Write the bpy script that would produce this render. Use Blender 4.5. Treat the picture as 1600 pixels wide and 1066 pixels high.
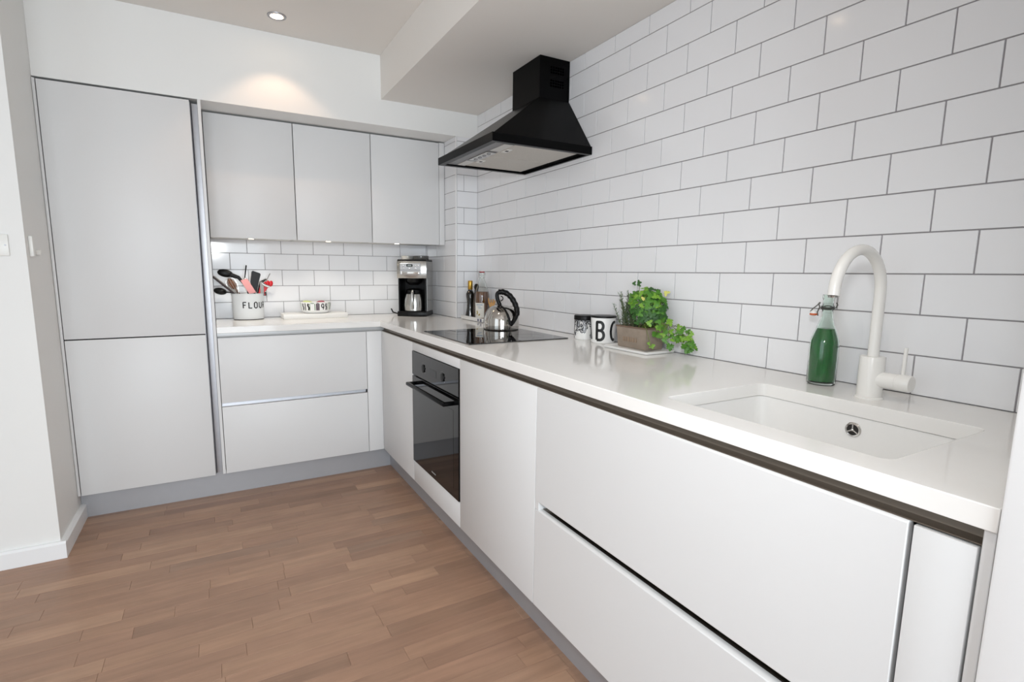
import bpy, bmesh, math, random
from mathutils import Vector, Matrix, Euler
R = math.radians
PI = math.pi
rnd = random.Random(7)

# ------------------------------------------------------------------ clear
for o in list(bpy.data.objects):
    bpy.data.objects.remove(o)
SC = bpy.context.scene
COL = SC.collection

# ------------------------------------------------------------------ camera
cam_d = bpy.data.cameras.new('camera')
cam = bpy.data.objects.new('camera', cam_d)
COL.objects.link(cam)
_r = Vector((0.87924235, -0.47630867, 0.00793349))
_u = Vector((0.0608138, 0.12874576, 0.9898112))
_f = Vector((0.47247706, 0.86980146, -0.14216486))
cam.matrix_world = Matrix(((_r.x, _u.x, -_f.x, -1.58589), (_r.y, _u.y, -_f.y, -0.44442), (_r.z, _u.z, -_f.z, 1.27481), (0, 0, 0, 1)))
cam_d.sensor_fit = 'HORIZONTAL'
cam_d.sensor_width = 36.0
cam_d.lens = 809.789 * 36.0 / 1600.0
cam_d.shift_x = 25.06 / 1600.0
cam_d.shift_y = 8.98 / 1600.0
cam_d.clip_start = 0.02
SC.camera = cam

# ------------------------------------------------------------------ world, daylight, exposure
SC.view_settings.view_transform = 'Standard'
SC.view_settings.look = 'None'
SC.view_settings.gamma = 1.0
SC.view_settings.use_curve_mapping = False
SC.view_settings.exposure = 0.0
world = bpy.data.worlds.new('overcast_sky')
SC.world = world
world.use_nodes = True
_bg = world.node_tree.nodes['Background']
_bg.inputs[0].default_value = (0.84, 0.93, 1.0, 1)
_bg.inputs[1].default_value = 1.6


def area_light(name, loc, rot, sx, sy, power, col):
    d = bpy.data.lights.new(name, 'AREA')
    d.shape = 'RECTANGLE'
    d.size, d.size_y = sx, sy
    d.energy = power
    d.color = col
    o = bpy.data.objects.new(name, d)
    o.location = loc
    o.rotation_euler = rot
    COL.objects.link(o)
    return o


# daylight from two invented windows behind the camera, added to match the brightness
area_light('added_rear_daylight', (-2.0, -2.66, 1.0), (R(79), 0, 0), 2.4, 1.75, 74, (0.84, 0.93, 1.0))
area_light('added_side_daylight', (-4.16, -0.55, 1.35), (R(74), 0, R(-90)), 2.1, 2.0, 5, (0.84, 0.93, 1.0))
# the photographer's flash just above the lens: it throws the tap's and the hood's shadows on the tiles
_fd = bpy.data.lights.new('camera_flash', 'SPOT')
_fd.energy = 47
_fd.spot_size = R(126)
_fd.spot_blend = 1.0
_fd.shadow_soft_size = 0.07
_fd.color = (0.95, 0.98, 1.0)
_fo = bpy.data.objects.new('camera_flash', _fd)
_fo.location = (-1.56, -0.43, 1.56)
_fo.rotation_euler = (Vector((-0.6, 2.2, 0.75)) - _fo.location).to_track_quat('-Z', 'Y').to_euler()
COL.objects.link(_fo)

# ------------------------------------------------------------------ helpers


def lin(c):
    c /= 255.0
    return c / 12.92 if c <= 0.04045 else ((c + 0.055) / 1.055) ** 2.4


def rgb(*c):
    return (lin(c[0]), lin(c[1]), lin(c[2]), 1.0)


def new_mat(name):
    m = bpy.data.materials.new(name)
    m.use_nodes = True
    nt = m.node_tree
    return m, nt, nt.nodes['Principled BSDF']


def mat(name, col, rough=0.5, metal=0.0, spec=0.5, vary=0.03, scale=6.0, bump=0.0, bscale=60.0, coat=0.0, trans=0.0, ior=1.45, emit=0.0, aniso=0.0):
    """Procedural material: a base colour broken up by faint noise, optional fine bump."""
    m, nt, p = new_mat(name)
    N, L = nt.nodes, nt.links
    c = rgb(*col)
    tc = N.new('ShaderNodeTexCoord')
    if vary > 0:
        nz = N.new('ShaderNodeTexNoise')
        nz.inputs['Scale'].default_value = scale
        nz.inputs['Detail'].default_value = 3
        L.new(tc.outputs['Object'], nz.inputs['Vector'])
        mx = N.new('ShaderNodeMixRGB')
        mx.inputs[1].default_value = tuple(x * (1 - vary) for x in c[:3]) + (1,)
        mx.inputs[2].default_value = tuple(min(1, x * (1 + vary)) for x in c[:3]) + (1,)
        L.new(nz.outputs['Fac'], mx.inputs[0])
        L.new(mx.outputs[0], p.inputs['Base Color'])
    else:
        p.inputs['Base Color'].default_value = c
    p.inputs['Roughness'].default_value = rough
    p.inputs['Metallic'].default_value = metal
    p.inputs['Specular IOR Level'].default_value = spec
    p.inputs['IOR'].default_value = ior
    p.inputs['Coat Weight'].default_value = coat
    p.inputs['Transmission Weight'].default_value = trans
    if aniso:
        p.inputs['Anisotropic'].default_value = aniso
    if emit:
        p.inputs['Emission Color'].default_value = c
        p.inputs['Emission Strength'].default_value = emit
    if bump > 0:
        b = N.new('ShaderNodeTexNoise')
        b.inputs['Scale'].default_value = bscale
        b.inputs['Detail'].default_value = 2
        L.new(tc.outputs['Object'], b.inputs['Vector'])
        bp = N.new('ShaderNodeBump')
        bp.inputs['Strength'].default_value = bump
        bp.inputs['Distance'].default_value = 0.002
        L.new(b.outputs['Fac'], bp.inputs['Height'])
        L.new(bp.outputs[0], p.inputs['Normal'])
    return m


def glass_mat(name, col, rough=0.0, ior=1.45):
    m, nt, p = new_mat(name)
    p.inputs['Base Color'].default_value = rgb(*col)
    p.inputs['Roughness'].default_value = rough
    p.inputs['Transmission Weight'].default_value = 1.0
    p.inputs['IOR'].default_value = ior
    return m


def wood_mat(name, cols, axis=0, rough=0.5, grain=1.0):
    """Strip wood: every piece takes its own tone from its object's random value."""
    m, nt, p = new_mat(name)
    N, L = nt.nodes, nt.links
    oi = N.new('ShaderNodeObjectInfo')
    tc = N.new('ShaderNodeTexCoord')
    add = N.new('ShaderNodeVectorMath')
    add.operation = 'MULTIPLY_ADD'
    cmb = N.new('ShaderNodeCombineXYZ')
    for i in range(3):
        L.new(oi.outputs['Random'], cmb.inputs[i])
    L.new(cmb.outputs[0], add.inputs[0])
    add.inputs[1].default_value = (37, 53, 19)
    L.new(tc.outputs['Object'], add.inputs[2])
    mp = N.new('ShaderNodeMapping')
    s = [22, 22, 22]
    s[axis] = 1.6
    mp.inputs['Scale'].default_value = s
    L.new(add.outputs[0], mp.inputs['Vector'])
    n1 = N.new('ShaderNodeTexNoise')
    n1.inputs['Scale'].default_value = 1.6
    n1.inputs['Detail'].default_value = 6
    n1.inputs['Roughness'].default_value = 0.65
    L.new(mp.outputs[0], n1.inputs['Vector'])
    n2 = N.new('ShaderNodeTexNoise')
    n2.inputs['Scale'].default_value = 5.0
    n2.inputs['Detail'].default_value = 2
    L.new(add.outputs[0], n2.inputs['Vector'])
    cr = N.new('ShaderNodeValToRGB')
    e = cr.color_ramp.elements
    k = len(cols)
    e[0].position, e[0].color = 0, rgb(*cols[0])
    e[1].position, e[1].color = 1, rgb(*cols[-1])
    for i in range(1, k - 1):
        x = e.new(i / (k - 1))
        x.color = rgb(*cols[i])
    L.new(oi.outputs['Random'], cr.inputs[0])
    g = N.new('ShaderNodeMapRange')
    g.inputs[1].default_value = 0.25
    g.inputs[2].default_value = 0.75
    g.inputs[3].default_value = 1 - 0.22 * grain
    g.inputs[4].default_value = 1 + 0.13 * grain
    L.new(n1.outputs['Fac'], g.inputs[0])
    g2 = N.new('ShaderNodeMapRange')
    g2.inputs[1].default_value = 0.3
    g2.inputs[2].default_value = 0.7
    g2.inputs[3].default_value = 0.93
    g2.inputs[4].default_value = 1.07
    L.new(n2.outputs['Fac'], g2.inputs[0])
    mm = N.new('ShaderNodeMath')
    mm.operation = 'MULTIPLY'
    L.new(g.outputs[0], mm.inputs[0])
    L.new(g2.outputs[0], mm.inputs[1])
    mul = N.new('ShaderNodeMixRGB')
    mul.blend_type = 'MULTIPLY'
    mul.inputs[0].default_value = 1
    L.new(cr.outputs[0], mul.inputs[1])
    L.new(mm.outputs[0], mul.inputs[2])
    # small knots
    vo = N.new('ShaderNodeTexVoronoi')
    vo.inputs['Scale'].default_value = 2.3
    L.new(add.outputs[0], vo.inputs['Vector'])
    kr = N.new('ShaderNodeMapRange')
    kr.inputs[1].default_value = 0.012
    kr.inputs[2].default_value = 0.035
    kr.inputs[3].default_value = 0.55
    kr.inputs[4].default_value = 1.0
    L.new(vo.outputs['Distance'], kr.inputs[0])
    mul2 = N.new('ShaderNodeMixRGB')
    mul2.blend_type = 'MULTIPLY'
    mul2.inputs[0].default_value = 1
    L.new(mul.outputs[0], mul2.inputs[1])
    L.new(kr.outputs[0], mul2.inputs[2])
    L.new(mul2.outputs[0], p.inputs['Base Color'])
    p.inputs['Roughness'].default_value = rough
    bp = N.new('ShaderNodeBump')
    bp.inputs['Strength'].default_value = 0.12
    bp.inputs['Distance'].default_value = 0.001
    L.new(n1.outputs['Fac'], bp.inputs['Height'])
    L.new(bp.outputs[0], p.inputs['Normal'])
    return m


class B:
    """Collects shapes in one bmesh; obj() links it as one mesh object."""

    def __init__(s):
        s.bm = bmesh.new()

    def box(s, x0, x1, y0, y1, z0, z1, bev=0.0, seg=1):
        x0, x1 = min(x0, x1), max(x0, x1)
        y0, y1 = min(y0, y1), max(y0, y1)
        z0, z1 = min(z0, z1), max(z0, z1)
        v = [s.bm.verts.new(p) for p in ((x0, y0, z0), (x1, y0, z0), (x1, y1, z0), (x0, y1, z0), (x0, y0, z1), (x1, y0, z1), (x1, y1, z1), (x0, y1, z1))]
        fs = [s.bm.faces.new([v[i] for i in q]) for q in ((3, 2, 1, 0), (4, 5, 6, 7), (0, 1, 5, 4), (1, 2, 6, 5), (2, 3, 7, 6), (3, 0, 4, 7))]
        if bev > 0:
            ed = list({e for f in fs for e in f.edges})
            bmesh.ops.bevel(s.bm, geom=ed, offset=bev, segments=seg, affect='EDGES', profile=0.5)
        return s

    def prism(s, pts, axis, a, b):
        """pts: 2D outline in the two other axes (cyclic order), extruded along axis from a to b."""
        def mk(p, t):
            return {'x': (t, p[0], p[1]), 'y': (p[0], t, p[1]), 'z': (p[0], p[1], t)}[axis]
        n = len(pts)
        va = [s.bm.verts.new(mk(p, a)) for p in pts]
        vb = [s.bm.verts.new(mk(p, b)) for p in pts]
        fs = [s.bm.faces.new(va), s.bm.faces.new(list(reversed(vb)))]
        for i in range(n):
            fs.append(s.bm.faces.new((va[i], vb[i], vb[(i + 1) % n], va[(i + 1) % n])))
        bmesh.ops.recalc_face_normals(s.bm, faces=fs)
        return s

    def loft(s, rings, close=True, cap0=True, cap1=True):
        vs = [[s.bm.verts.new(p) for p in r] for r in rings]
        fs = []
        for a, b in zip(vs, vs[1:]):
            n = len(a)
            for i in range(n if close else n - 1):
                fs.append(s.bm.faces.new((a[i], a[(i + 1) % n], b[(i + 1) % n], b[i])))
        if cap0:
            fs.append(s.bm.faces.new(list(reversed(vs[0]))))
        if cap1:
            fs.append(s.bm.faces.new(vs[-1]))
        bmesh.ops.recalc_face_normals(s.bm, faces=fs)
        return s

    def lathe(s, prof, c=(0, 0, 0), n=32, axis='z', sx=1.0, sy=1.0, cap0=True, cap1=True):
        rings = []
        for r, h in prof:
            ring = []
            for i in range(n):
                a = 2 * PI * i / n
                x, y = r * math.cos(a) * sx, r * math.sin(a) * sy
                q = {'z': (x, y, h), 'x': (h, x, y), 'y': (x, h, y)}[axis]
                ring.append((c[0] + q[0], c[1] + q[1], c[2] + q[2]))
            rings.append(ring)
        return s.loft(rings, True, cap0, cap1)

    def tube(s, pts, r, n=10, flat=None, up=(0, 0, 1)):
        """round (or flattened) tube through pts; r a number or one radius per point."""
        P = [Vector(p) for p in pts]
        rr = r if isinstance(r, (list, tuple)) else [r] * len(P)
        rings = []
        prev = None
        for i, p in enumerate(P):
            t = (P[min(i + 1, len(P) - 1)] - P[max(i - 1, 0)]).normalized()
            if prev is None:
                a = Vector(up)
                if abs(a.dot(t)) > 0.95:
                    a = Vector((1, 0, 0))
            else:
                a = prev
            nn = (a - t * a.dot(t)).normalized()
            prev = nn
            bb = t.cross(nn)
            k = flat if flat else 1.0
            rings.append([p + (nn * math.cos(2 * PI * j / n) + bb * math.sin(2 * PI * j / n) * k) * rr[i] for j in range(n)])
        return s.loft(rings)

    def ball(s, c, rx, ry=None, rz=None, u=16, v=10, rot=None):
        ry = rx if ry is None else ry
        rz = rx if rz is None else rz
        M = Matrix.Translation(c) @ (rot.to_matrix().to_4x4() if rot else Matrix.Identity(4)) @ Matrix.Diagonal((rx, ry, rz, 1))
        bmesh.ops.create_uvsphere(s.bm, u_segments=u, v_segments=v, radius=1, matrix=M)
        return s

    def faces(s, verts, fcs):
        vs = [s.bm.verts.new(p) for p in verts]
        for f in fcs:
            s.bm.faces.new([vs[i] for i in f])
        return s

    def mesh(s, name, m, angle=35):
        me = bpy.data.meshes.new(name)
        s.bm.to_mesh(me)
        s.bm.free()
        if m is not None:
            for q in (m if isinstance(m, (list, tuple)) else [m]):
                me.materials.append(q)
        me.polygons.foreach_set('use_smooth', [True] * len(me.polygons))
        me.set_sharp_from_angle(angle=R(angle))
        return me


def wloc(o):
    v = Vector((0, 0, 0))
    while o is not None:
        v += o.location
        o = o.parent
    return v


def obj(name, b, m, parent=None, local=False, angle=35):
    """one mesh object; shapes are in world coordinates unless local."""
    me = b.mesh(name, m, angle) if isinstance(b, B) else b
    if parent is not None and not local:
        me.transform(Matrix.Translation(-wloc(parent)))
    o = bpy.data.objects.new(name, me)
    COL.objects.link(o)
    if parent is not None:
        o.parent = parent
    return o


def tag(o, label, cat, group=None):
    o['label'] = label
    o['category'] = cat
    if group:
        o['group'] = group
    return o


def thing(name, label, cat, loc=(0, 0, 0), rz=0.0, group=None):
    o = bpy.data.objects.new(name, None)
    o.empty_display_size = 0.05
    COL.objects.link(o)
    o.location = loc
    o.rotation_euler = (0, 0, rz)
    return tag(o, label, cat, group)


def struct(name, b, m, label=None, parent=None):
    o = obj(name, b, m, parent)
    if parent is None:
        o['kind'] = 'structure'
    if label:
        o['label'] = label
    return o


def bevmod(o, w, seg=2):
    md = o.modifiers.new('bevel', 'BEVEL')
    md.width = w
    md.segments = seg
    md.limit_method = 'ANGLE'
    md.angle_limit = R(40)
    return o


def bx(*a, **k):
    return B().box(*a, **k)


# ------------------------------------------------------------------ materials
M_wall = mat('white_wall_paint', (238, 238, 236), 0.75, vary=0.01, scale=3, bump=0.05, bscale=90)
M_ceil = mat('ceiling_paint', (234, 230, 225), 0.85, vary=0.01, scale=3)
M_gloss_paint = mat('white_gloss_paint', (242, 243, 244), 0.35, vary=0.01)
M_grout = mat('grey_grout', (158, 154, 156), 0.9, vary=0.06, scale=40, bump=0.2, bscale=300)
M_tile = mat('white_glazed_tile', (238, 238, 240), 0.1, vary=0.012, scale=4, bump=0.02, bscale=14)
M_trim = mat('white_tile_trim', (242, 242, 242), 0.3, vary=0.0)
M_lacq = mat('white_matt_lacquer', (224, 224, 224), 0.42, vary=0.008, scale=2, bump=0.02, bscale=500)
M_carc = mat('white_carcass_board', (214, 213, 210), 0.55, vary=0.01)
M_dark = mat('dark_void', (40, 38, 36), 0.8, vary=0.02)
M_quartz = mat('white_quartz', (241, 239, 236), 0.09, vary=0.012, scale=30)
M_sink = mat('white_composite', (241, 240, 238), 0.35, vary=0.012, scale=60)
M_alu = mat('brushed_aluminium', (172, 172, 176), 0.42, 1.0, vary=0.05, scale=40)
M_alu_d = mat('shaded_aluminium', (148, 141, 132), 0.3, 1.0, vary=0.05, scale=40)  # darker copy of the brushed aluminium, floor reflection painted into its tone
M_plinth = mat('aluminium_plinth_foil', (176, 177, 181), 0.42, 0.4, vary=0.03, scale=20)
M_chrome = mat('polished_steel', (215, 213, 210), 0.06, 1.0, vary=0.0)
M_steel = mat('brushed_steel', (188, 187, 184), 0.24, 1.0, vary=0.03, scale=30)
M_blackp = mat('black_plastic', (9, 9, 10), 0.38, vary=0.05, spec=0.3)
M_blackm = mat('black_enamel_metal', (4, 4, 5), 0.26, vary=0.04, scale=15, spec=0.1)
M_blackg = mat('black_glass', (8, 8, 9), 0.03, vary=0.0, spec=0.6)
M_hob = mat('hob_glass', (6, 6, 7), 0.02, vary=0.0, spec=0.9, ior=1.6)
M_ovenin = mat('dark_oven_cavity', (30, 29, 29), 0.4, vary=0.05)
M_red = mat('red_silicone', (196, 22, 34), 0.4, vary=0.03)
M_pink = mat('pink_silicone', (226, 156, 155), 0.5, vary=0.03)
M_wood_s = mat('beech_wood', (200, 152, 92), 0.55, vary=0.1, scale=20)
M_wood_dk = mat('dark_wooden_spoon', (122, 78, 52), 0.55, vary=0.12, scale=30)
M_enamel = mat('white_enamel', (226, 229, 231), 0.12, vary=0.01)
M_ink = mat('black_print', (16, 16, 17), 0.4, vary=0.0)
M_porc = mat('white_porcelain', (243, 242, 240), 0.12, vary=0.0)
M_plast_w = mat('white_plastic', (236, 236, 232), 0.3, vary=0.0)
M_glass = glass_mat('clear_glass', (250, 253, 252))
M_floor_wood = wood_mat('oak_strip', [(147, 116, 96), (167, 132, 109), (157, 123, 102), (177, 142, 117), (151, 118, 98), (169, 134, 110), (151, 122, 103)], 0, 0.42)

ZC = 0.968          # worktop top
YB = 3.285          # back wall surface
YF = 2.736          # fronts of the back run
XF = -0.677         # fronts of the right run
YC = 2.749          # bulkhead and column face
XC = -0.157         # column side
ZB = 2.139          # underside of bulkhead
ZS = 2.287          # underside of soffit over right run
ZH = 2.532          # ceiling
XS = -0.642         # soffit side face
YE = -0.194         # right end of the kitchen run

# ------------------------------------------------------------------ floor
floor = struct('floor', bx(-4.2, 0.15, -2.7, 3.4, -0.06, -0.008), mat('floor_underlay', (120, 92, 72), 0.7), 'oak strip floor')
_plank_cache = {}


def plank_mesh(L, w):
    key = (round(L, 3), round(w, 3))
    if key not in _plank_cache:
        _plank_cache[key] = bx(-L / 2, L / 2, -w / 2, w / 2, -0.008, 0.0, bev=0.0006).mesh('plank', M_floor_wood)
    return _plank_cache[key]


SW = 0.0685
lens = (0.28, 0.36, 0.44, 0.52, 0.62)
y = 0.16
row = 0
far_b = B()
while y < 2.82:
    x = -2.95 - rnd.random() * 0.4
    while x < -0.60:
        Lp = rnd.choice(lens)
        xe = x + Lp
        if xe > -0.56:
            Lp = round(-0.56 - x, 3)
            xe = x + Lp
        if Lp > 0.03:
            o = bpy.data.objects.new('plank', plank_mesh(Lp - 0.0006, SW - 0.0006))
            COL.objects.link(o)
            o.parent = floor
            o.location = (x + Lp / 2, y + SW / 2, 0)
        x = xe
    y += SW
    row += 1
y_top = y
# the rest of the boards, behind the camera and out of the frame
y = 0.16 - SW
while y > -2.7:
    far_b.box(-4.2, 0.1, y + 0.0003, y + SW - 0.0003, -0.008, 0.0)
    y -= SW
y = 0.16
while y < 2.36:
    far_b.box(-4.2, -3.36, y + 0.0003, y + SW - 0.0003, -0.008, 0.0)
    y += SW
_o = obj('plank_field', far_b, M_floor_wood, floor)
_o['kind'] = 'stuff'

# ------------------------------------------------------------------ walls, ceiling
wall_right = struct('wall_right', bx(0.002, 0.14, YE - 0.02, YC + 0.66, 0, ZH + 0.05), M_grout, 'white subway tiled wall with grey grout')
wall_back = struct('wall_back', bx(-2.262, 0.002, YB + 0.002, YB + 0.12, 0, ZB + 0.3), M_grout, 'tiled splashback wall behind the back worktop')
column = struct('wall_column', bx(XC + 0.002, 0.0019, YC + 0.002, YB + 0.0019, 0.0, ZB + 0.05), M_grout, 'tiled boxed column in the corner')
wall_left = struct('wall_left', bx(-4.2, -2.252, 2.374, YB + 0.12, 0, ZH + 0.05), M_wall, 'white wall return beside the tall unit')
wall_end = struct('wall_end', bx(-0.692, 0.14, YE - 0.16, YE - 0.001, 0, ZH + 0.05, bev=0.004, seg=2), M_gloss_paint, 'bright white wall nib at the right end of the worktop')
wall_side = struct('wall_side', B().box(-4.32, -4.2, -2.7, -1.6, 0, ZH + 0.05).box(-4.32, -4.2, 0.5, 2.374, 0, ZH + 0.05).box(-4.32, -4.2, -1.6, 0.5, 0, 0.3).box(-4.32, -4.2, -1.6, 0.5, 2.4, ZH + 0.05), M_wall)
wall_rear = struct('wall_rear', B().box(-4.32, -3.25, -2.82, -2.7, 0, ZH + 0.05).box(-0.75, 0.14, -2.82, -2.7, 0, ZH + 0.05).box(-3.25, -0.75, -2.82, -2.7, 0, 0.08).box(-3.25, -0.75, -2.82, -2.7, 2.1, ZH + 0.05), M_wall)
wall_off = struct('wall_beyond', bx(0.0, 0.14, -2.7, YE - 0.16, 0, ZH + 0.05), M_wall)
ceiling = struct('ceiling', bx(-4.32, 0.14, -2.82, YB + 0.12, ZH, ZH + 0.1), M_ceil, 'white plaster ceiling')
soffit = struct('soffit', bx(XS, 0.0, YE - 0.001, YC, ZS, ZH - 0.0005), M_ceil, 'lowered ceiling box over the right run', ceiling)
bulkhead = struct('bulkhead', bx(-2.2515, 0.0, YC, YB + 0.001, ZB, ZH - 0.0005), M_wall, 'white boxed bulkhead above the tall unit and wall cabinets', ceiling)
# frames of the two invented windows, added along with their daylight
for nm, horiz in (('added_window_1', True), ('added_window_2', False)):
    b = B()
    if horiz:
        for x0, x1 in ((-3.25, -3.19), (-2.03, -1.97), (-0.81, -0.75)):
            b.box(x0, x1, -2.78, -2.72, 0.08, 2.1)
        for z0, z1 in ((0.08, 0.14), (2.04, 2.1)):
            b.box(-3.25, -0.75, -2.78, -2.72, z0, z1)
    else:
        for y0, y1 in ((-1.6, -1.54), (-0.58, -0.52), (0.44, 0.5)):
            b.box(-4.28, -4.22, y0, y1, 0.3, 2.4)
        for z0, z1 in ((0.3, 0.36), (2.34, 2.4)):
            b.box(-4.28, -4.22, -1.6, 0.5, z0, z1)
    struct(nm, b, M_gloss_paint)

# skirting boards
struct('baseboard_left', B().prism([(2.354, 0), (2.3739, 0), (2.3739, 0.077), (2.362, 0.077), (2.354, 0.068)], 'x', -4.2, -2.231), M_gloss_paint, 'white skirting board on the left wall')
struct('baseboard_return', B().prism([(-2.2519, 0), (-2.231, 0), (-2.231, 0.068), (-2.239, 0.077), (-2.2519, 0.077)], 'y', 2.3745, 2.79), M_gloss_paint, 'white skirting board on the wall return')

# ------------------------------------------------------------------ tiles
Q, PZ, G = 0.203, 0.104, 0.0034
TH = 0.0035
_tile_cache = {}


def tile_mesh(axis, a, h):
    """axis 'x' = facing -x (runs along y), 'y' = facing -y (runs along x); a = width, h = height, origin at its lower left front."""
    key = (axis, round(a, 4), round(h, 4))
    if key not in _tile_cache:
        if axis == 'x':
            b = bx(-0.0015, TH - 0.0005, 0, a, 0, h, bev=0.0007)
        else:
            b = bx(0, a, -0.0015, TH - 0.0005, 0, h, bev=0.0007)
        _tile_cache[key] = b.mesh('tile', M_tile)
    return _tile_cache[key]


def lay(parent, axis, fixed, lo, hi, zlo, zhi, joint):
    """courses of tiles between lo..hi along the wall; joint(row) gives one joint position."""
    r = 0
    while True:
        z0 = 0.967 + r * PZ
        z1 = z0 + PZ
        r += 1
        if z0 >= zhi - 0.004:
            break
        za, zb = max(z0, zlo) + G / 2, min(z1, zhi) - (G / 2 if z1 <= zhi else 0.0008)
        if zb - za < 0.004:
            continue
        j = joint(r - 1)
        step = Q
        if isinstance(j, list):
            ed = [lo] + [q for q in j if lo < q < hi] + [hi]
        else:
            k = math.floor((lo - j) / step)
            ed = [lo]
            q = j + (k + 1) * step
            while q < hi - 0.004:
                if q > lo + 0.004:
                    ed.append(q)
                q += step
            ed.append(hi)
        for a, b in zip(ed, ed[1:]):
            o = bpy.data.objects.new('tile', tile_mesh(axis, b - a - G, zb - za))
            COL.objects.link(o)
            o.parent = parent
            o.location = (fixed, a + G / 2, za) if axis == 'x' else (a + G / 2, fixed, za)
            # real tiles sit a touch uneven
            if axis == 'x':
                o.rotation_euler = (0, rnd.uniform(-1, 1) * 0.0022, rnd.uniform(-1, 1) * 0.0018)
            else:
                o.rotation_euler = (rnd.uniform(-1, 1) * 0.0022, 0, rnd.uniform(-1, 1) * 0.0018)


lay(wall_right, 'x', 0.0, YE, YC, ZC, ZS, lambda r: 0.0 if r % 2 == 0 else Q / 2 + 0.005)
lay(wall_back, 'y', YB, -1.585, XC, ZC, 1.47, lambda r: -1.585 if r % 2 == 0 else -1.585 + Q / 2)
lay(column, 'y', YC, XC + 0.006, 0.0, ZC, ZB, lambda r: [-0.100] if r % 2 == 0 else [])
lay(column, 'x', XC, YC + 0.006, YB, ZC, ZB, lambda r: [YC + Q] if r % 2 else [YC + Q / 2 + 0.236])
struct('trim_1', bx(XC - 0.0035, XC + 0.006, YC - 0.0035, YC + 0.006, ZC, ZB, bev=0.003, seg=2), M_trim, 'white plastic corner trim of the tiled column')

# ------------------------------------------------------------------ tall unit
FT = 0.019


def front_y(name, x0, x1, z0, z1, parent, m=M_lacq, y0=YF):
    return obj(name, bx(x0, x1, y0, y0 + FT, z0, z1, bev=0.0014, seg=2), m, parent)


def front_x(name, y0, y1, z0, z1, parent, m=M_lacq, x0=XF):
    return obj(name, bx(x0, x0 + FT, y0, y1, z0, z1, bev=0.0014, seg=2), m, parent)


t = thing('tall_cabinet', 'tall white built-in fridge cabinet with two flush handleless doors', 'cabinet', (-1.93, YF, 0))
obj('carcass', bx(-2.236, -1.639, YF + 0.026, YB - 0.004, 0.137, 2.122), M_dark, t)
front_y('door', -2.236, -1.6375, 0.9345, 2.126, t)
front_y('door', -2.236, -1.6375, 0.137, 0.9285, t)
front_y('filler_strip', -2.2505, -2.2395, 0.137, 2.129, t)
obj('side_panel', bx(-1.6015, -1.5865, YF, YB - 0.004, 0.137, 2.136, bev=0.001), M_lacq, t)
b = B()
gp = [(-1.638, YF + 0.021), (-1.6355, YF + 0.021), (-1.634, YF + 0.034), (-1.628, YF + 0.041), (-1.6195, YF + 0.043), (-1.6025, YF + 0.043), (-1.6025, YF + 0.046), (-1.62, YF + 0.046), (-1.63, YF + 0.0435), (-1.6365, YF + 0.036)]
b.prism(gp, 'z', 0.137, 2.122)
o = obj('grip_profile', b, M_alu, t)
o['label'] = 'vertical brushed aluminium grip channel'

# ------------------------------------------------------------------ wall cabinets
UX = (-1.5845, -1.1235, -0.6645, -0.2005)
ulabels = ('white handleless wall cabinet nearest the tall fridge cabinet', 'middle white handleless wall cabinet above the back worktop', 'white handleless wall cabinet nearest the tiled column')
ULX = (-1.37, -0.925, -0.475)
M_led = mat('lit_lens', (255, 240, 214), 0.3, vary=0, emit=9.0)
for i in range(3):
    x0, x1 = UX[i] + 0.0022, UX[i + 1] - 0.0022
    t = thing('wall_cabinet', ulabels[i], 'cabinet', ((x0 + x1) / 2, 2.93, 1.458), group='wall cabinets over the back worktop')
    cx1 = x1 if i < 2 else XC - 0.004
    c = obj('carcass', bx(UX[i] + 0.004, (UX[i + 1] - 0.004 if i < 2 else XC - 0.004), 2.953, YB - 0.004, 1.466, 2.126), M_carc, t)
    front_y('door', x0, x1, 1.458, 2.128, t, y0=2.93)
    if i == 2:
        front_y('filler_strip', UX[3] + 0.001, XC - 0.0045, 1.458, 2.131, t, y0=2.93)
    lx = ULX[i]
    l = obj('under_light', B().lathe([(0.02, 0), (0.022, 0.0015), (0.022, 0.0055)], (lx, 3.02, 1.4605), 24), M_alu, t)
    obj('lens', B().lathe([(0.015, 0), (0.016, 0.0008)], (lx, 3.02, 1.4598), 24), M_led, l)
    d = bpy.data.lights.new('under_cabinet_lamp', 'SPOT')
    d.energy = 5.0 if i == 0 else 3.0
    d.color = (1.0, 0.93, 0.82)
    d.spot_size = R(125)
    d.spot_blend = 0.6
    d.shadow_soft_size = 0.02
    lo = bpy.data.objects.new('under_cabinet_lamp', d)
    COL.objects.link(lo)
    lo.parent = l
    lo.location = Vector((lx, 3.02, 1.457)) - wloc(l)

# ------------------------------------------------------------------ back base units
t = thing('drawer_unit', 'white two-drawer base unit under the back worktop', 'cabinet', (-1.18, YF, 0.137))
obj('carcass', bx(-1.5845, -0.7725, YF + 0.05, YB - 0.004, 0.14, 0.893), M_carc, t)
front_y('drawer', -1.5835, -0.7735, 0.543, 0.905, t)
front_y('drawer', -1.5835, -0.7735, 0.137, 0.5205, t)
b = B().prism([(YF + 0.021, 0.50), (YF + 0.021, 0.519), (YF + 0.0235, 0.519), (YF + 0.028, 0.512), (YF + 0.036, 0.514), (YF + 0.039, 0.525), (YF + 0.039, 0.56), (YF + 0.042, 0.56), (YF + 0.042, 0.50)], 'x', -1.5835, -0.7735)
o = obj('grip_profile', b, M_alu, t)
o['label'] = 'brushed aluminium grip channel between the drawers'
tag(front_y('corner_panel', -0.7705, XF + 0.0005, 0.137, 0.905, None), 'narrow white filler panel in the inner corner of the base units', 'panel')
M_rail = mat('satin_silver_rail', (188, 189, 190), 0.4, 0.35, vary=0.03, scale=30)
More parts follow.
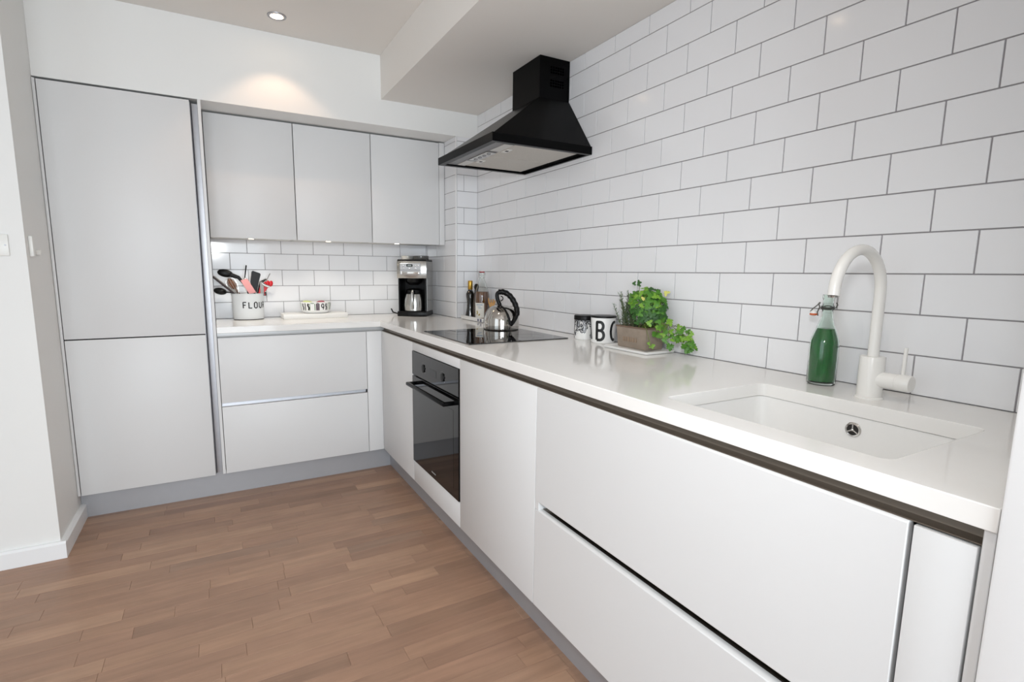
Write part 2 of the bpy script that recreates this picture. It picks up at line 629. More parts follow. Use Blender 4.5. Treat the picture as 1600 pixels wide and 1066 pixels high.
M_rail_d = mat('shaded_satin_rail', (112, 103, 93), 0.36, 0.45, vary=0.05, scale=30)  # same aluminium as the silver rail; shade and floor reflection put in the colour
b = B().prism([(YF + 0.004, 0.9055), (YF + 0.004, 0.9075), (YF + 0.012, 0.9075), (YF + 0.019, 0.9115), (YF + 0.022, 0.919), (YF + 0.023, 0.9325), (YF + 0.027, 0.9325), (YF + 0.027, 0.9055)], 'x', -1.5845, -0.645)
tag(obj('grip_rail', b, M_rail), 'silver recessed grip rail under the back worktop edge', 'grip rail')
tag(obj('plinth', bx(-2.2512, -0.62, 2.7915, 2.806, 0.0, 0.1365), M_plinth), 'grey metallic plinth along the floor under the back units', 'plinth')

# ------------------------------------------------------------------ right base units
t = thing('base_cabinet', 'white flush base cabinet door in the inner corner left of the oven', 'cabinet', (XF, 2.447, 0.137))
obj('carcass', bx(XF + 0.05, -0.06, 2.161, 2.72, 0.14, 0.893), M_carc, t)
front_x('door', 2.1605, YF - 0.0015, 0.137, 0.905, t)

t = thing('oven_housing', 'white housing unit framing the built-in oven', 'cabinet', (XF, 1.856, 0.137))
front_x('top_panel', 1.5555, 2.1575, 0.8625, 0.905, t)
front_x('bottom_panel', 1.5555, 2.1575, 0.137, 0.2535, t)
obj('carcass', B().box(XF + 0.022, -0.06, 2.143, 2.158, 0.14, 0.893).box(XF + 0.022, -0.06, 1.5545, 1.5695, 0.14, 0.893).box(XF + 0.022, -0.06, 1.5695, 2.143, 0.14, 0.24), M_carc, t)

t = thing('base_cabinet', 'white flush full-height base cabinet door right of the oven', 'cabinet', (XF, 1.25, 0.137))
obj('carcass', bx(XF + 0.05, -0.06, 0.948, 1.552, 0.14, 0.893), M_carc, t)
front_x('door', 0.9475, 1.5525, 0.137, 0.905, t)

t = thing('sink_drawer_unit', 'wide white two-drawer base unit below the sink', 'cabinet', (XF, 0.426, 0.137))
obj('carcass', bx(XF + 0.05, -0.06, -0.094, 0.9445, 0.14, 0.72), M_carc, t)
DF = [(XF, 0.5165), (XF, 0.902), (XF + 0.004, 0.905), (XF + FT, 0.905), (XF + FT, 0.5235), (XF + 0.006, 0.5165)]
o = obj('drawer', B().prism(DF, 'y', -0.0915, 0.9445), M_lacq, t)
bevmod(o, 0.0015)
DL = [(XF, 0.137), (XF, 0.484), (XF + 0.008, 0.4895), (XF + FT, 0.4895), (XF + FT, 0.137)]
o = obj('drawer', B().prism(DL, 'y', -0.0915, 0.9445), M_lacq, t)
bevmod(o, 0.0015)
b = B().prism([(XF + 0.02, 0.47), (XF + 0.02, 0.489), (XF + 0.0235, 0.4905), (XF + 0.028, 0.486), (XF + 0.034, 0.488), (XF + 0.038, 0.498), (XF + 0.038, 0.535), (XF + 0.042, 0.535), (XF + 0.042, 0.47)], 'y', -0.091, 0.925)
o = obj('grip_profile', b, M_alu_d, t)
o['label'] = 'dark reflective grip channel between the drawers'
obj('gap_end_cap', bx(XF + 0.001, XF + 0.04, 0.925, 0.944, 0.488, 0.5175), M_lacq, t)

t = thing('base_cabinet', 'narrow white base cabinet front at the right end of the run', 'cabinet', (XF, -0.137, 0.137))
obj('carcass', bx(XF + 0.05, -0.06, -0.172, -0.1, 0.14, 0.893), M_carc, t)
front_x('door', -0.1735, -0.0985, 0.137, 0.902, t)
tag(obj('end_panel', bx(XF + 0.0, -0.01, -0.191, -0.1775, 0.0, 0.932, bev=0.001), M_lacq), 'thin white end panel closing the base units at the wall nib', 'panel')
b = B().prism([(XF + 0.004, 0.9055), (XF + 0.004, 0.9075), (XF + 0.012, 0.9075), (XF + 0.02, 0.9115), (XF + 0.0235, 0.919), (XF + 0.0245, 0.9325), (XF + 0.0285, 0.9325), (XF + 0.0285, 0.9055)], 'y', -0.1765, YF + 0.02)
tag(obj('grip_rail', b, M_rail_d), 'recessed grip rail in a shaded metal colour under the right worktop edge', 'grip rail')
tag(obj('plinth', bx(-0.6195, -0.605, -0.1765, 2.7905, 0.0, 0.1365), M_plinth), 'shaded grey plinth along the floor under the right units', 'plinth')

# ------------------------------------------------------------------ oven
t = thing('oven', 'black glass built-in oven with bar handle', 'oven', (XF, 1.857, 0.255))
obj('body', bx(XF + 0.014, -0.1, 1.571, 2.141, 0.2565, 0.86), M_ovenin, t)
cp = obj('control_panel', bx(XF - 0.004, XF + 0.013, 1.5585, 2.1545, 0.7365, 0.8605, bev=0.001), M_blackg, t)
M_print_g = mat('grey_print', (150, 150, 150), 0.4, vary=0)
for ky in (1.985, 1.735):
    k = obj('knob', B().lathe([(0.0205, XF - 0.004), (0.02, XF - 0.0085), (0.0165, XF - 0.0095)], (0, ky, 0.792), 28, 'x'), M_blackp, cp)
    b = B()
    for q in range(9):
        a = R(-130 + q * 32)
        b.box(XF - 0.0048, XF - 0.0041, ky + 0.029 * math.sin(a) - 0.0012, ky + 0.029 * math.sin(a) + 0.0012, 0.792 + 0.029 * math.cos(a) - 0.0012, 0.792 + 0.029 * math.cos(a) + 0.0012)
    obj('dial_marks', b, M_print_g, cp)
obj('display', bx(XF - 0.0047, XF - 0.0039, 1.815, 1.9, 0.772, 0.806), mat('oven_display', (26, 28, 30), 0.1, vary=0), cp)
dr = obj('door', bx(XF - 0.004, XF + 0.013, 1.5585, 2.1545, 0.257, 0.7285, bev=0.001), M_blackg, t)
obj('window_pane', bx(XF - 0.0046, XF - 0.0039, 1.615, 2.098, 0.30, 0.665), mat('oven_pane', (24, 23, 23), 0.03, vary=0, spec=0.6), dr)
obj('brand_plate', bx(XF - 0.0053, XF - 0.0045, 1.83, 1.882, 0.2835, 0.2895), mat('silver_print', (165, 165, 165), 0.35, vary=0), dr)
hx = XF - 0.047
hb = B()
hb.box(hx - 0.011, hx + 0.009, 1.605, 2.108, 0.688, 0.706, bev=0.006, seg=3)
hb.box(hx - 0.002, XF - 0.0035, 1.605, 1.63, 0.689, 0.705, bev=0.003, seg=2)
hb.box(hx - 0.002, XF - 0.0035, 2.083, 2.108, 0.689, 0.705, bev=0.003, seg=2)
obj('handle', hb, M_blackm, dr)

# ------------------------------------------------------------------ worktop and sink
SX0, SX1, SY0, SY1 = -0.608, -0.225, -0.028, 0.468


def rrect(x0, x1, y0, y1, r, n=6):
    pts = []
    for cx, cy, a0 in ((x1 - r, y1 - r, 0), (x0 + r, y1 - r, 90), (x0 + r, y0 + r, 180), (x1 - r, y0 + r, 270)):
        for i in range(n + 1):
            a = R(a0 + 90 * i / n)
            pts.append((cx + r * math.cos(a), cy + r * math.sin(a)))
    return pts


b = B()
outer = [(-1.5845, YB - 0.003), (-1.5845, 2.735), (-0.683, 2.735), (-0.683, -0.1925), (-0.002, -0.1925), (-0.002, YC - 0.003), (XC - 0.004, YC - 0.003), (XC - 0.004, YB - 0.003)]
hole = rrect(SX0, SX1, SY0, SY1, 0.022)
ed = []
for loop in (outer, hole):
    vs = [b.bm.verts.new((p[0], p[1], ZC)) for p in loop]
    for i in range(len(vs)):
        ed.append(b.bm.edges.new((vs[i], vs[(i + 1) % len(vs)])))
bmesh.ops.triangle_fill(b.bm, use_beauty=True, use_dissolve=False, edges=ed, normal=(0, 0, 1))
fs = list(b.bm.faces)
res = bmesh.ops.extrude_face_region(b.bm, geom=fs)
bmesh.ops.translate(b.bm, vec=(0, 0, -0.0355), verts=[g for g in res['geom'] if isinstance(g, bmesh.types.BMVert)])
bmesh.ops.recalc_face_normals(b.bm, faces=list(b.bm.faces))
wt = tag(obj('worktop', b, M_quartz), 'glossy white quartz worktop running in an L along both walls', 'worktop')
bevmod(wt, 0.0016)

t = thing('sink', 'white undermount sink with a steel overflow', 'sink', (-0.416, 0.22, 0.75))
e_ = 0.003
rings = []
for off, z, r in ((0.022, 0.9315, 0.04), (e_, 0.9315, 0.026), (e_ - 0.001, 0.92, 0.026), (-0.004, 0.80, 0.03), (-0.012, 0.775, 0.036), (-0.04, 0.763, 0.05)):
    rings.append([(p[0], p[1], z) for p in rrect(SX0 - off, SX1 + off, SY0 - off, SY1 + off, r)])
ob = obj('basin', B().loft(rings, True, False, True), M_sink, t, angle=60)
dz = obj('drain', B().lathe([(0.045, 0.766), (0.045, 0.7675), (0.036, 0.768), (0.034, 0.7655)], (-0.416, 0.22, 0), 32), M_chrome, t)
ov = obj('overflow', B().lathe([(0.0185, -0.2235), (0.0185, -0.2265), (0.0165, -0.2285), (0.0135, -0.2275), (0.0125, -0.2245)], (0, 0.219, 0.899), 32, 'x'), M_chrome, t)
obj('overflow_hole', B().lathe([(0.0128, -0.2255), (0.0127, -0.2265)], (0, 0.219, 0.899), 24, 'x'), M_dark, ov)
b = B()
for k in range(3):
    a = R(90 + 120 * k)
    b.tube([(-0.2272, 0.219, 0.899), (-0.2272, 0.219 + 0.0135 * math.cos(a), 0.899 + 0.0135 * math.sin(a))], 0.002, 8)
b.ball((-0.2275, 0.219, 0.899), 0.0038, u=12, v=8)
obj('spokes', b, M_chrome, ov)

# ------------------------------------------------------------------ tap
TX, TY = -0.143, 0.232
M_tap = mat('white_tap_enamel', (236, 234, 230), 0.22, vary=0.0)
t = thing('tap', 'white swan-neck mixer tap with side lever behind the sink', 'tap', (TX, TY, ZC))
obj('base', B().lathe([(0.031, ZC), (0.031, ZC + 0.003), (0.0285, ZC + 0.005), (0.0275, ZC + 0.006), (0.0275, 1.072), (0.0265, 1.0745), (0.013, 1.075)], (TX, TY, 0), 36), M_tap, t)
pts = [(TX, TY, 1.06), (TX, TY, 1.15)]
RA, zc_ = 0.1, 1.234
for i in range(0, 25):
    a = PI * i / 24 * 1.0
    pts.append((TX - RA + RA * math.cos(a), TY, zc_ + RA * math.sin(a)))
pts.append((TX - 2 * RA - 0.001, TY, zc_ - 0.006))
obj('spout', B().tube(pts, 0.0125, 20, up=(0, 1, 0)), M_tap, t)
obj('aerator', B().lathe([(0.0105, zc_ - 0.010), (0.0112, zc_ - 0.006)], (TX - 2 * RA - 0.001, TY, 0), 20), M_steel, t)
lv = obj('lever_body', B().lathe([(0.0195, TY - 0.018), (0.0195, TY - 0.058), (0.0185, TY - 0.059), (0.0185, TY - 0.0605), (0.0203, TY - 0.0615), (0.0203, TY - 0.086), (0.019, TY - 0.088)], (TX, 0, 1.019), 28, 'y'), M_tap, t)
obj('lever_pin', B().tube([(TX, TY - 0.068, 1.032), (TX, TY - 0.069, 1.104)], 0.0042, 12), M_tap, lv)

# ------------------------------------------------------------------ hob
t = thing('hob', 'flat black glass hob set in the worktop under the hood', 'hob', (-0.388, 1.79, ZC))
obj('glass', bx(-0.647, -0.13, 1.522, 2.066, ZC + 0.0002, ZC + 0.0045, bev=0.0012), M_hob, t)
M_ring = mat('hob_ring_print', (46, 46, 48), 0.12, vary=0)
for (cx, cy, rr) in ((-0.51, 1.93, 0.072), (-0.26, 1.93, 0.09), (-0.51, 1.66, 0.09), (-0.26, 1.66, 0.072)):
    obj('zone_ring', B().lathe([(rr, ZC + 0.0045), (rr, ZC + 0.0047), (rr - 0.0012, ZC + 0.0047), (rr - 0.0012, ZC + 0.0045)], (cx, cy, 0), 48, cap0=False, cap1=False), M_ring, t)

# ------------------------------------------------------------------ cooker hood
HX, HY0, HY1, HZ0, HZ1 = -0.527, 1.551, 2.147, 1.819, 1.855
CX, CY0, CY1, CZ = -0.175, 1.742, 1.996, 2.098
t = thing('cooker_hood', 'black pyramid chimney cooker hood on the tiled wall', 'cooker hood', (-0.26, 1.85, HZ0))
xw = -0.0025


def rct(x0, x1, y0, y1, z):
    return [(x0, y0, z), (x1, y0, z), (x1, y1, z), (x0, y1, z)]


b = B()
b.loft([rct(HX + 0.03, xw - 0.012, HY0 + 0.024, HY1 - 0.024, HZ0 + 0.012), rct(HX + 0.03, xw - 0.012, HY0 + 0.024, HY1 - 0.024, HZ0), rct(HX, xw, HY0, HY1, HZ0), rct(HX, xw, HY0, HY1, HZ1), rct(HX + 0.012, xw, HY0 + 0.008, HY1 - 0.008, HZ1 + 0.001), rct(CX - 0.001, xw, CY0 - 0.001, CY1 + 0.001, CZ)], True, True, True)
cn = obj('canopy', b, M_blackm, t, angle=20)
bevmod(cn, 0.001, 2)
ch = obj('chimney', bx(CX, xw, CY0, CY1, CZ - 0.004, ZS - 0.0005, bev=0.0012), M_blackm, t)
for zz in (2.155, 2.215):
    b = B()
    for k in range(6):
        for s in range(3):
            z = zz + s * 0.012
            x = -0.115 + k * 0.0135
            b.box(x, x + 0.010, CY0 - 0.0006, CY0 + 0.0004, z, z + 0.008)
    v = obj('vent_slots', b, mat('vent_black', (1, 1, 1), 0.9, vary=0, spec=0.0), ch)
M_filter = mat('aluminium_filter_mesh', (205, 200, 192), 0.45, 0.35, vary=0.12, scale=150, bump=0.4, bscale=500)
M_hoodgrey = mat('grey_hood_underside', (128, 127, 128), 0.35, 0.5, vary=0.03)
FX0, FX1 = -0.385, -0.05
for (y0, y1) in ((1.585, 1.845), (1.851, 2.111)):
    f = obj('filter', bx(FX0, FX1, y0, y1, HZ0 + 0.0075, HZ0 + 0.0118, bev=0.002), M_filter, t)
    ym = (y0 + y1) / 2
    lt = obj('latch', bx(FX0 + 0.006, FX0 + 0.034, ym - 0.03, ym + 0.03, HZ0 + 0.0055, HZ0 + 0.0078, bev=0.001), M_plast_w, f)
    obj('latch_slot', bx(FX0 + 0.012, FX0 + 0.026, ym - 0.012, ym + 0.006, HZ0 + 0.0048, HZ0 + 0.0056), M_dark, f)
cp = obj('control_strip', bx(HX + 0.034, FX0 - 0.004, HY0 + 0.028, HY1 - 0.028, HZ0 + 0.006, HZ0 + 0.0118, bev=0.001), M_hoodgrey, t)
obj('control_housing', bx(HX + 0.085, FX0 - 0.008, 1.76, 1.96, HZ0 + 0.002, HZ0 + 0.0062, bev=0.0015), M_steel, cp)
for k in range(4):
    obj('button', B().lathe([(0.011, HZ0 + 0.0022), (0.0105, HZ0 - 0.0005), (0.008, HZ0 - 0.001)], (HX + 0.108, 1.79 + k * 0.046, 0), 20, sx=0.8), M_hoodgrey, cp)
M_lens = mat('frosted_lamp_cover', (205, 204, 200), 0.35, vary=0)
for (y0, y1) in ((1.60, 1.735), (1.985, 2.095)):
    obj('lamp_cover', bx(HX + 0.085, FX0 - 0.010, y0, y1, HZ0 + 0.003, HZ0 + 0.0062, bev=0.002), M_lens, cp)

# ------------------------------------------------------------------ downlight near the bulkhead, plus two invented ones added for brightness
M_lampface = mat('warm_lamp_face', (255, 226, 188), 0.4, vary=0, emit=14.0)
for dy, power, ang, dcol, dlabel in ((2.535, 5.0, 100, (1.0, 0.64, 0.4), 'small round recessed downlight glowing in the ceiling near the bulkhead'),
                                     (1.2, 17.0, 118, (1.0, 0.93, 0.84), 'added recessed ceiling downlight over the middle of the floor'),
                                     (-0.1, 19.0, 118, (1.0, 0.93, 0.84), 'added recessed ceiling downlight over the sink end of the floor')):
    t = thing('downlight', dlabel, 'light', (-1.226, dy, ZH), group='ceiling downlights')
    obj('trim_ring', B().lathe([(0.030, ZH - 0.0005), (0.045, ZH - 0.0005), (0.044, ZH - 0.004), (0.037, ZH - 0.006), (0.031, ZH - 0.004)], (-1.226, dy, 0), 32, cap0=False, cap1=False), M_alu, t)
    obj('lamp_face', B().lathe([(0.031, ZH - 0.0008), (0.0315, ZH - 0.003)], (-1.226, dy, 0), 32), M_lampface, t)
    d = bpy.data.lights.new('downlight_lamp', 'SPOT')
    d.energy = power
    d.color = dcol
    d.spot_size = R(ang)
    d.spot_blend = 0.4 if dy > 2 else 0.6
    d.shadow_soft_size = 0.012 if dy > 2 else 0.03
    lo = bpy.data.objects.new('downlight_lamp', d)
    COL.objects.link(lo)
    lo.parent = t
    lo.location = (0, 0, -0.008)

# ------------------------------------------------------------------ fittings on the left wall
t = thing('light_switch', 'white switch plate on the left wall', 'switch', (-2.345, 2.3738, 1.368))
obj('plate', bx(-2.388, -2.303, 2.3655, 2.3736, 1.325, 1.411, bev=0.002, seg=2), M_plast_w, t)
obj('rocker', bx(-2.352, -2.339, 2.3625, 2.3657, 1.354, 1.382, bev=0.001), M_plast_w, t)
obj('screw', B().lathe([(0.0035, 2.3655), (0.0035, 2.3645)], (-2.313, 0, 1.368), 12, 'y'), M_alu, t)
t = thing('wall_remote', 'slim white holder with a round knob on the wall return', 'wall control', (-2.252, 2.45, 1.36))
obj('holder', bx(-2.2518, -2.238, 2.415, 2.445, 1.325, 1.41, bev=0.003, seg=2), M_plast_w, t)
obj('knob', B().lathe([(0.012, -2.2518), (0.012, -2.236), (0.009, -2.234)], (0, 2.51, 1.343), 20, 'x'), M_plast_w, t)

# ================================================================== things on the worktops
VD = Vector((0.48, 0.877, 0)).normalized()


def stroke(b, pts, w, fmap, close=False, step=0.004):
    """a ribbon of width w along a 2-D polyline, carried onto a surface by fmap(u, v)."""
    P = [Vector((p[0], p[1])) for p in pts]
    if close:
        P.append(P[0])
    D = [P[0]]
    for a, c in zip(P, P[1:]):
        n = max(1, int((c - a).length / step))
        for i in range(1, n + 1):
            D.append(a.lerp(c, i / n))
    L, Rr = [], []
    for i, p in enumerate(D):
        if close:
            t = D[(i + 1) % (len(D) - 1)] - D[(i - 1) % (len(D) - 1)]
        else:
            t = D[min(i + 1, len(D) - 1)] - D[max(i - 1, 0)]
        t.normalize()
        n = Vector((-t.y, t.x)) * w / 2
        L.append(b.bm.verts.new(fmap(*(p + n))))
        Rr.append(b.bm.verts.new(fmap(*(p - n))))
    for i in range(len(D) - 1):
        b.bm.faces.new((L[i], Rr[i], Rr[i + 1], L[i + 1]))


def arc(cx, cy, rx, ry, a0, a1, n=14):
    return [(cx + rx * math.cos(R(a0 + (a1 - a0) * i / n)), cy + ry * math.sin(R(a0 + (a1 - a0) * i / n))) for i in range(n + 1)]


def glyph(ch, w, h):
    """strokes of a capital letter in a w x h cell."""
    if ch == 'F':
        return [[(0, 0), (0, h), (w, h)], [(0, h * 0.52), (w * 0.8, h * 0.52)]]
    if ch == 'L':
        return [[(0, h), (0, 0), (w, 0)]]
    if ch == 'O':
        c = w * 0.35
        return [[(c, 0), (w - c, 0), (w, c), (w, h - c), (w - c, h), (c, h), (0, h - c), (0, c), (c, 0), (c * 1.2, 0)]]
    if ch == 'U':
        c = w * 0.35
        return [[(0, h), (0, c), (c, 0), (w - c, 0), (w, c), (w, h)]]
    if ch == 'R':
        c = w * 0.35
        return [[(0, 0), (0, h), (w - c, h), (w, h - c), (w, h * 0.5 + c), (w - c, h * 0.5), (0, h * 0.5)], [(w * 0.5, h * 0.5), (w, 0)]]
    if ch == 'A':
        return [[(0, 0), (w / 2, h), (w, 0)], [(w * 0.2, h * 0.3), (w * 0.8, h * 0.3)]]
    if ch == 'B':
        return [[(0, 0), (0, h), (w * 0.45, h)] + arc(w * 0.45, h * 0.765, w * 0.45, h * 0.235, 90, -90)[1:] + [(0, h * 0.53)],
                [(w * 0.45, h * 0.53)] + arc(w * 0.45, h * 0.265, w * 0.55, h * 0.265, 90, -90)[1:] + [(0, 0)]]
    if ch == 'C':
        return [arc(w * 0.55, h * 0.5, w * 0.55, h * 0.5, 62, 298, 26)]
    if ch == 'D':
        return [[(0, 0), (0, h), (w * 0.4, h)] + arc(w * 0.4, h * 0.5, w * 0.6, h * 0.5, 90, -90, 20)[1:] + [(0, 0)]]
    return []


# ------------------------------------------------------------------ enamel pot with utensils
PX, PY = -1.398, 3.188
t = thing('utensil_pot', 'white enamel pot with black FLOUR lettering holding utensils', 'pot', (PX, PY, ZC))
rx_, ry_ = 0.0885, 0.066
prof = [(0.96, ZC), (0.985, ZC + 0.004), (1.0, ZC + 0.02), (1.04, 1.118), (1.065, 1.1245), (1.075, 1.128), (1.06, 1.1305), (1.0, 1.128), (0.96, ZC + 0.02), (0.9, ZC + 0.008)]
obj('pot', B().lathe(prof, (PX, PY, 0), 48, sx=rx_, sy=ry_), M_enamel, t)
obj('rim', B().lathe([(1.068, 1.126), (1.082, 1.129), (1.068, 1.132), (1.054, 1.129)], (PX, PY, 0), 48, sx=rx_, sy=ry_, cap0=False, cap1=False), mat('grey_enamel_rim', (196, 200, 203), 0.2, vary=0), t)
obj('base_ring', B().lathe([(0.965, ZC), (0.99, ZC + 0.001), (0.995, ZC + 0.004), (0.97, ZC + 0.0042)], (PX, PY, 0), 48, sx=rx_, sy=ry_), M_ink, t)


def potmap(u, v):
    k = 1.0 + 0.04 * (v - ZC) / 0.15
    a = -PI / 2 + u
    return (PX + (rx_ * k + 0.0006) * math.cos(a), PY + (ry_ * k + 0.0006) * math.sin(a), v)


b = B()
u = -0.36
for chx in 'FLOUR':
    for st in glyph(chx, 0.0175, 0.036):
        stroke(b, [(u * rx_ + p[0], p[1]) for p in st], 0.0064, lambda a, v: potmap(a / rx_, 1.042 + v))
    u += 0.355
o = obj('lettering', b, M_ink, t)
o['label'] = 'black FLOUR lettering'


def utensil(name, label):
    return thing(name, label, 'utensil', (PX, PY, ZC + 0.02), group='utensils in the enamel pot')


def up(px, pz, dy=0.0):
    return Vector((px, PY + dy, pz))


def W(u, v, dy=0.0):
    """place on the pot's own depth: a pixel-free shorthand in metres (u right of pot centre, v above worktop)."""
    return Vector((PX + u, PY + dy, ZC + v))


# black ladle leaning out to the left
t = utensil('ladle', 'black ladle hanging out to the left of the enamel pot')
obj('bowl', B().ball(W(-0.152, 0.178, 0.0), 0.037, 0.03, 0.021, rot=Euler((0, R(12), 0))), M_blackp, t)
obj('shaft', B().tube([W(-0.125, 0.172, 0), W(-0.075, 0.168, 0.0), W(0.01, 0.06, 0.01), W(0.02, 0.03, 0.01)], 0.0045, 10), M_blackp, t)
# steel edged black tongs
t = utensil('tongs', 'dark tongs with a steel edge crossing to the upper left of the enamel pot')
obj('arm', B().tube([W(-0.188, 0.268, -0.03), W(-0.07, 0.158, -0.03), W(0.03, 0.05, -0.01)], 0.0065, 10, flat=0.6), mat('dark_maroon_plastic', (44, 26, 28), 0.35, vary=0), t)
obj('steel_edge', B().tube([W(-0.180, 0.270, -0.036), W(-0.06, 0.157, -0.036), W(0.03, 0.06, -0.016)], 0.0026, 8), M_steel, t)
# big black spoon
t = utensil('serving_spoon', 'large black serving spoon lying over the top of the whisk')
obj('bowl', B().ball(W(-0.118, 0.288, 0.02), 0.044, 0.012, 0.024, rot=Euler((0, R(12), 0))), M_blackp, t)
obj('shaft', B().tube([W(-0.105, 0.285, 0.02), W(-0.045, 0.262, 0.02), W(0.0, 0.2, 0.02), W(0.02, 0.03, 0.015)], [0.016, 0.011, 0.005, 0.004], 10, flat=0.6), M_blackp, t)
# wooden spoon
t = utensil('wooden_spoon', 'brown wooden spoon behind the whisk wires')
obj('bowl', B().ball(W(-0.085, 0.222, 0.0), 0.021, 0.009, 0.036, rot=Euler((0, R(-28), 0))), M_wood_dk, t)
obj('shaft', B().tube([W(-0.075, 0.205, 0.0), W(0.03, 0.03, 0.0)], 0.006, 10), M_wood_dk, t)
# whisk
t = utensil('whisk', 'steel balloon whisk head in the enamel pot')
c0 = W(-0.05, 0.145, -0.025)
axd = Vector((-0.42, 0, 0.907)).normalized()
sd = Vector((axd.z, 0, -axd.x))
for k in range(6):
    an = PI * k / 6
    side = sd * math.cos(an) + Vector((0, 1, 0)) * math.sin(an)
    pts = []
    for i in range(21):
        q = i / 20
        # teardrop: out along one side, back along the other
        hgt = 0.125 * (1 - abs(2 * q - 1) ** 1.6)
        wid = 0.037 * math.sin(2 * PI * q) * (0.55 + 0.45 * (1 - abs(2 * q - 1)))
        pts.append(c0 + axd * hgt + side * wid)
    obj('wire', B().tube(pts, 0.0012, 6), M_chrome, t)
obj('shaft', B().tube([c0 + axd * 0.012, c0 - axd * 0.03, W(0.02, 0.04, -0.01)], [0.006, 0.006, 0.006], 10), M_steel, t)
# pink silicone spatula with thin black rod
t = utensil('spatula', 'pink silicone spatula with a thin black rod above it')
obj('blade', B().loft([[W(-0.018 + x * 0.9 + 0.045 * (1 - h), 0.165 + 0.085 * h + 0.008 * (x / 0.022) * (1 if h else 1) * 0.6, -0.034 + d) for x, d in ((-0.022, -0.004), (0.022, -0.004), (0.022, 0.004), (-0.022, 0.004))] for h in (0.0, 0.06, 0.94, 1.0)]), M_pink, t)
obj('rod', B().tube([W(-0.010, 0.235, -0.03), W(-0.012, 0.262, -0.028), W(0.0, 0.338, -0.02)], [0.004, 0.0032, 0.0042], 8), M_blackp, t)
obj('collar', B().ball(W(-0.0115, 0.256, -0.03), 0.0075, u=12, v=8), M_chrome, t)
# black turner
t = utensil('turner', 'wide flat black turner standing up in the enamel pot')
tp = [(0.030, 0.298), (0.037, 0.305), (0.079, 0.289), (0.082, 0.28), (0.069, 0.235), (0.055, 0.17), (0.03, 0.17), (0.02, 0.235)]
obj('blade', B().prism([(PX + p[0], ZC + p[1]) for p in tp], 'y', PY + 0.012, PY + 0.017), M_blackp, t)
obj('shaft', B().tube([W(0.042, 0.18, 0.015), W(0.02, 0.03, 0.01)], 0.005, 8), M_blackp, t)
# steel slicer
t = utensil('cheese_slicer', 'flat steel slicer beside the red spatula')
obj('blade', B().prism([(PX + p[0], ZC + p[1]) for p in ((0.072, 0.15), (0.073, 0.235), (0.08, 0.238), (0.094, 0.232), (0.092, 0.15))], 'y', PY - 0.026, PY - 0.0235), mat('dull_steel', (140, 138, 134), 0.5, 0.8, vary=0.05), t)
obj('shaft', B().tube([W(0.08, 0.155, -0.025), W(0.05, 0.03, -0.01)], 0.0045, 8), M_blackp, t)
# steel skewer with black grip
t = utensil('skewer', 'thin steel handled tool with a black grip at the right of the enamel pot')
obj('rod', B().tube([W(0.085, 0.16, 0.02), W(0.118, 0.25, 0.02), W(0.138, 0.288, 0.02)], [0.0022, 0.0022, 0.003], 8), M_steel, t)
obj('grip', B().tube([W(0.06, 0.15, 0.022), W(0.082, 0.232, 0.022), W(0.114, 0.252, 0.022)], [0.008, 0.009, 0.005], 8), M_blackp, t)
# red slotted spatula
t = utensil('slotted_spatula', 'red slotted spatula held by a steel band at the right of the pot')
rb = B()
for k, (dx, hh) in enumerate(((0.098, 0.232), (0.114, 0.238), (0.132, 0.236))):
    rb.ball(W(dx + 0.004, hh - 0.012, -0.02), 0.0085 if k < 2 else 0.0125, 0.005, 0.019, u=12, v=8, rot=Euler((0, R(10), 0)))
rb.loft([[W(0.066 + 0.038 * h + x * (0.012 + 0.016 * h), 0.14 + 0.08 * h, -0.018 + d) for x, d in ((-1, -0.004), (1, -0.004), (1, 0.004), (-1, 0.004))] for h in (0, 1)])
obj('blade', rb, M_red, t)
obj('band', B().tube([W(0.084, 0.226, -0.027), W(0.105, 0.212, -0.027), W(0.128, 0.204, -0.027)], 0.0075, 8, flat=0.35), M_steel, t)
obj('shaft', B().tube([W(0.066, 0.145, -0.018), W(0.04, 0.03, -0.01)], 0.005, 8), M_red, t)
t = utensil('peg', 'small black clip hooked on the right rim of the enamel pot')
obj('jaw', bx(PX + 0.088, PX + 0.106, PY - 0.018, PY - 0.006, ZC + 0.148, ZC + 0.172, bev=0.002), M_blackp, t)
obj('tip', bx(PX + 0.096, PX + 0.1, PY - 0.0195, PY - 0.0182, ZC + 0.150, ZC + 0.162), M_red, t)

# ------------------------------------------------------------------ white board with patterned bowl
t = tag(obj('serving_board', bx(-1.205, -0.805, 3.075, 3.262, ZC, ZC + 0.031, bev=0.002, seg=2), mat('white_board', (240, 239, 236), 0.35, vary=0.01)), 'thick white rectangular board lying under the patterned bowl', 'board')
BX, BY, BZ = -0.995, 3.165, ZC + 0.031
t = thing('bowl', 'small round bowl with black and green print on the white board', 'bowl', (BX, BY, BZ))
obj('shell', B().lathe([(0.06, BZ), (0.078, BZ + 0.003), (0.0915, BZ + 0.018), (0.097, BZ + 0.072), (0.0945, BZ + 0.074), (0.092, BZ + 0.07), (0.086, BZ + 0.02), (0.07, BZ + 0.012)], (BX, BY, 0), 48), M_porc, t)


def bowlmap(u, v):
    r = 0.0921 + 0.0055 * (v / 0.054)
    a = -PI / 2 - 0.31 + u / 0.095
    return (BX + r * math.cos(a), BY + r * math.sin(a), BZ + 0.018 + v)


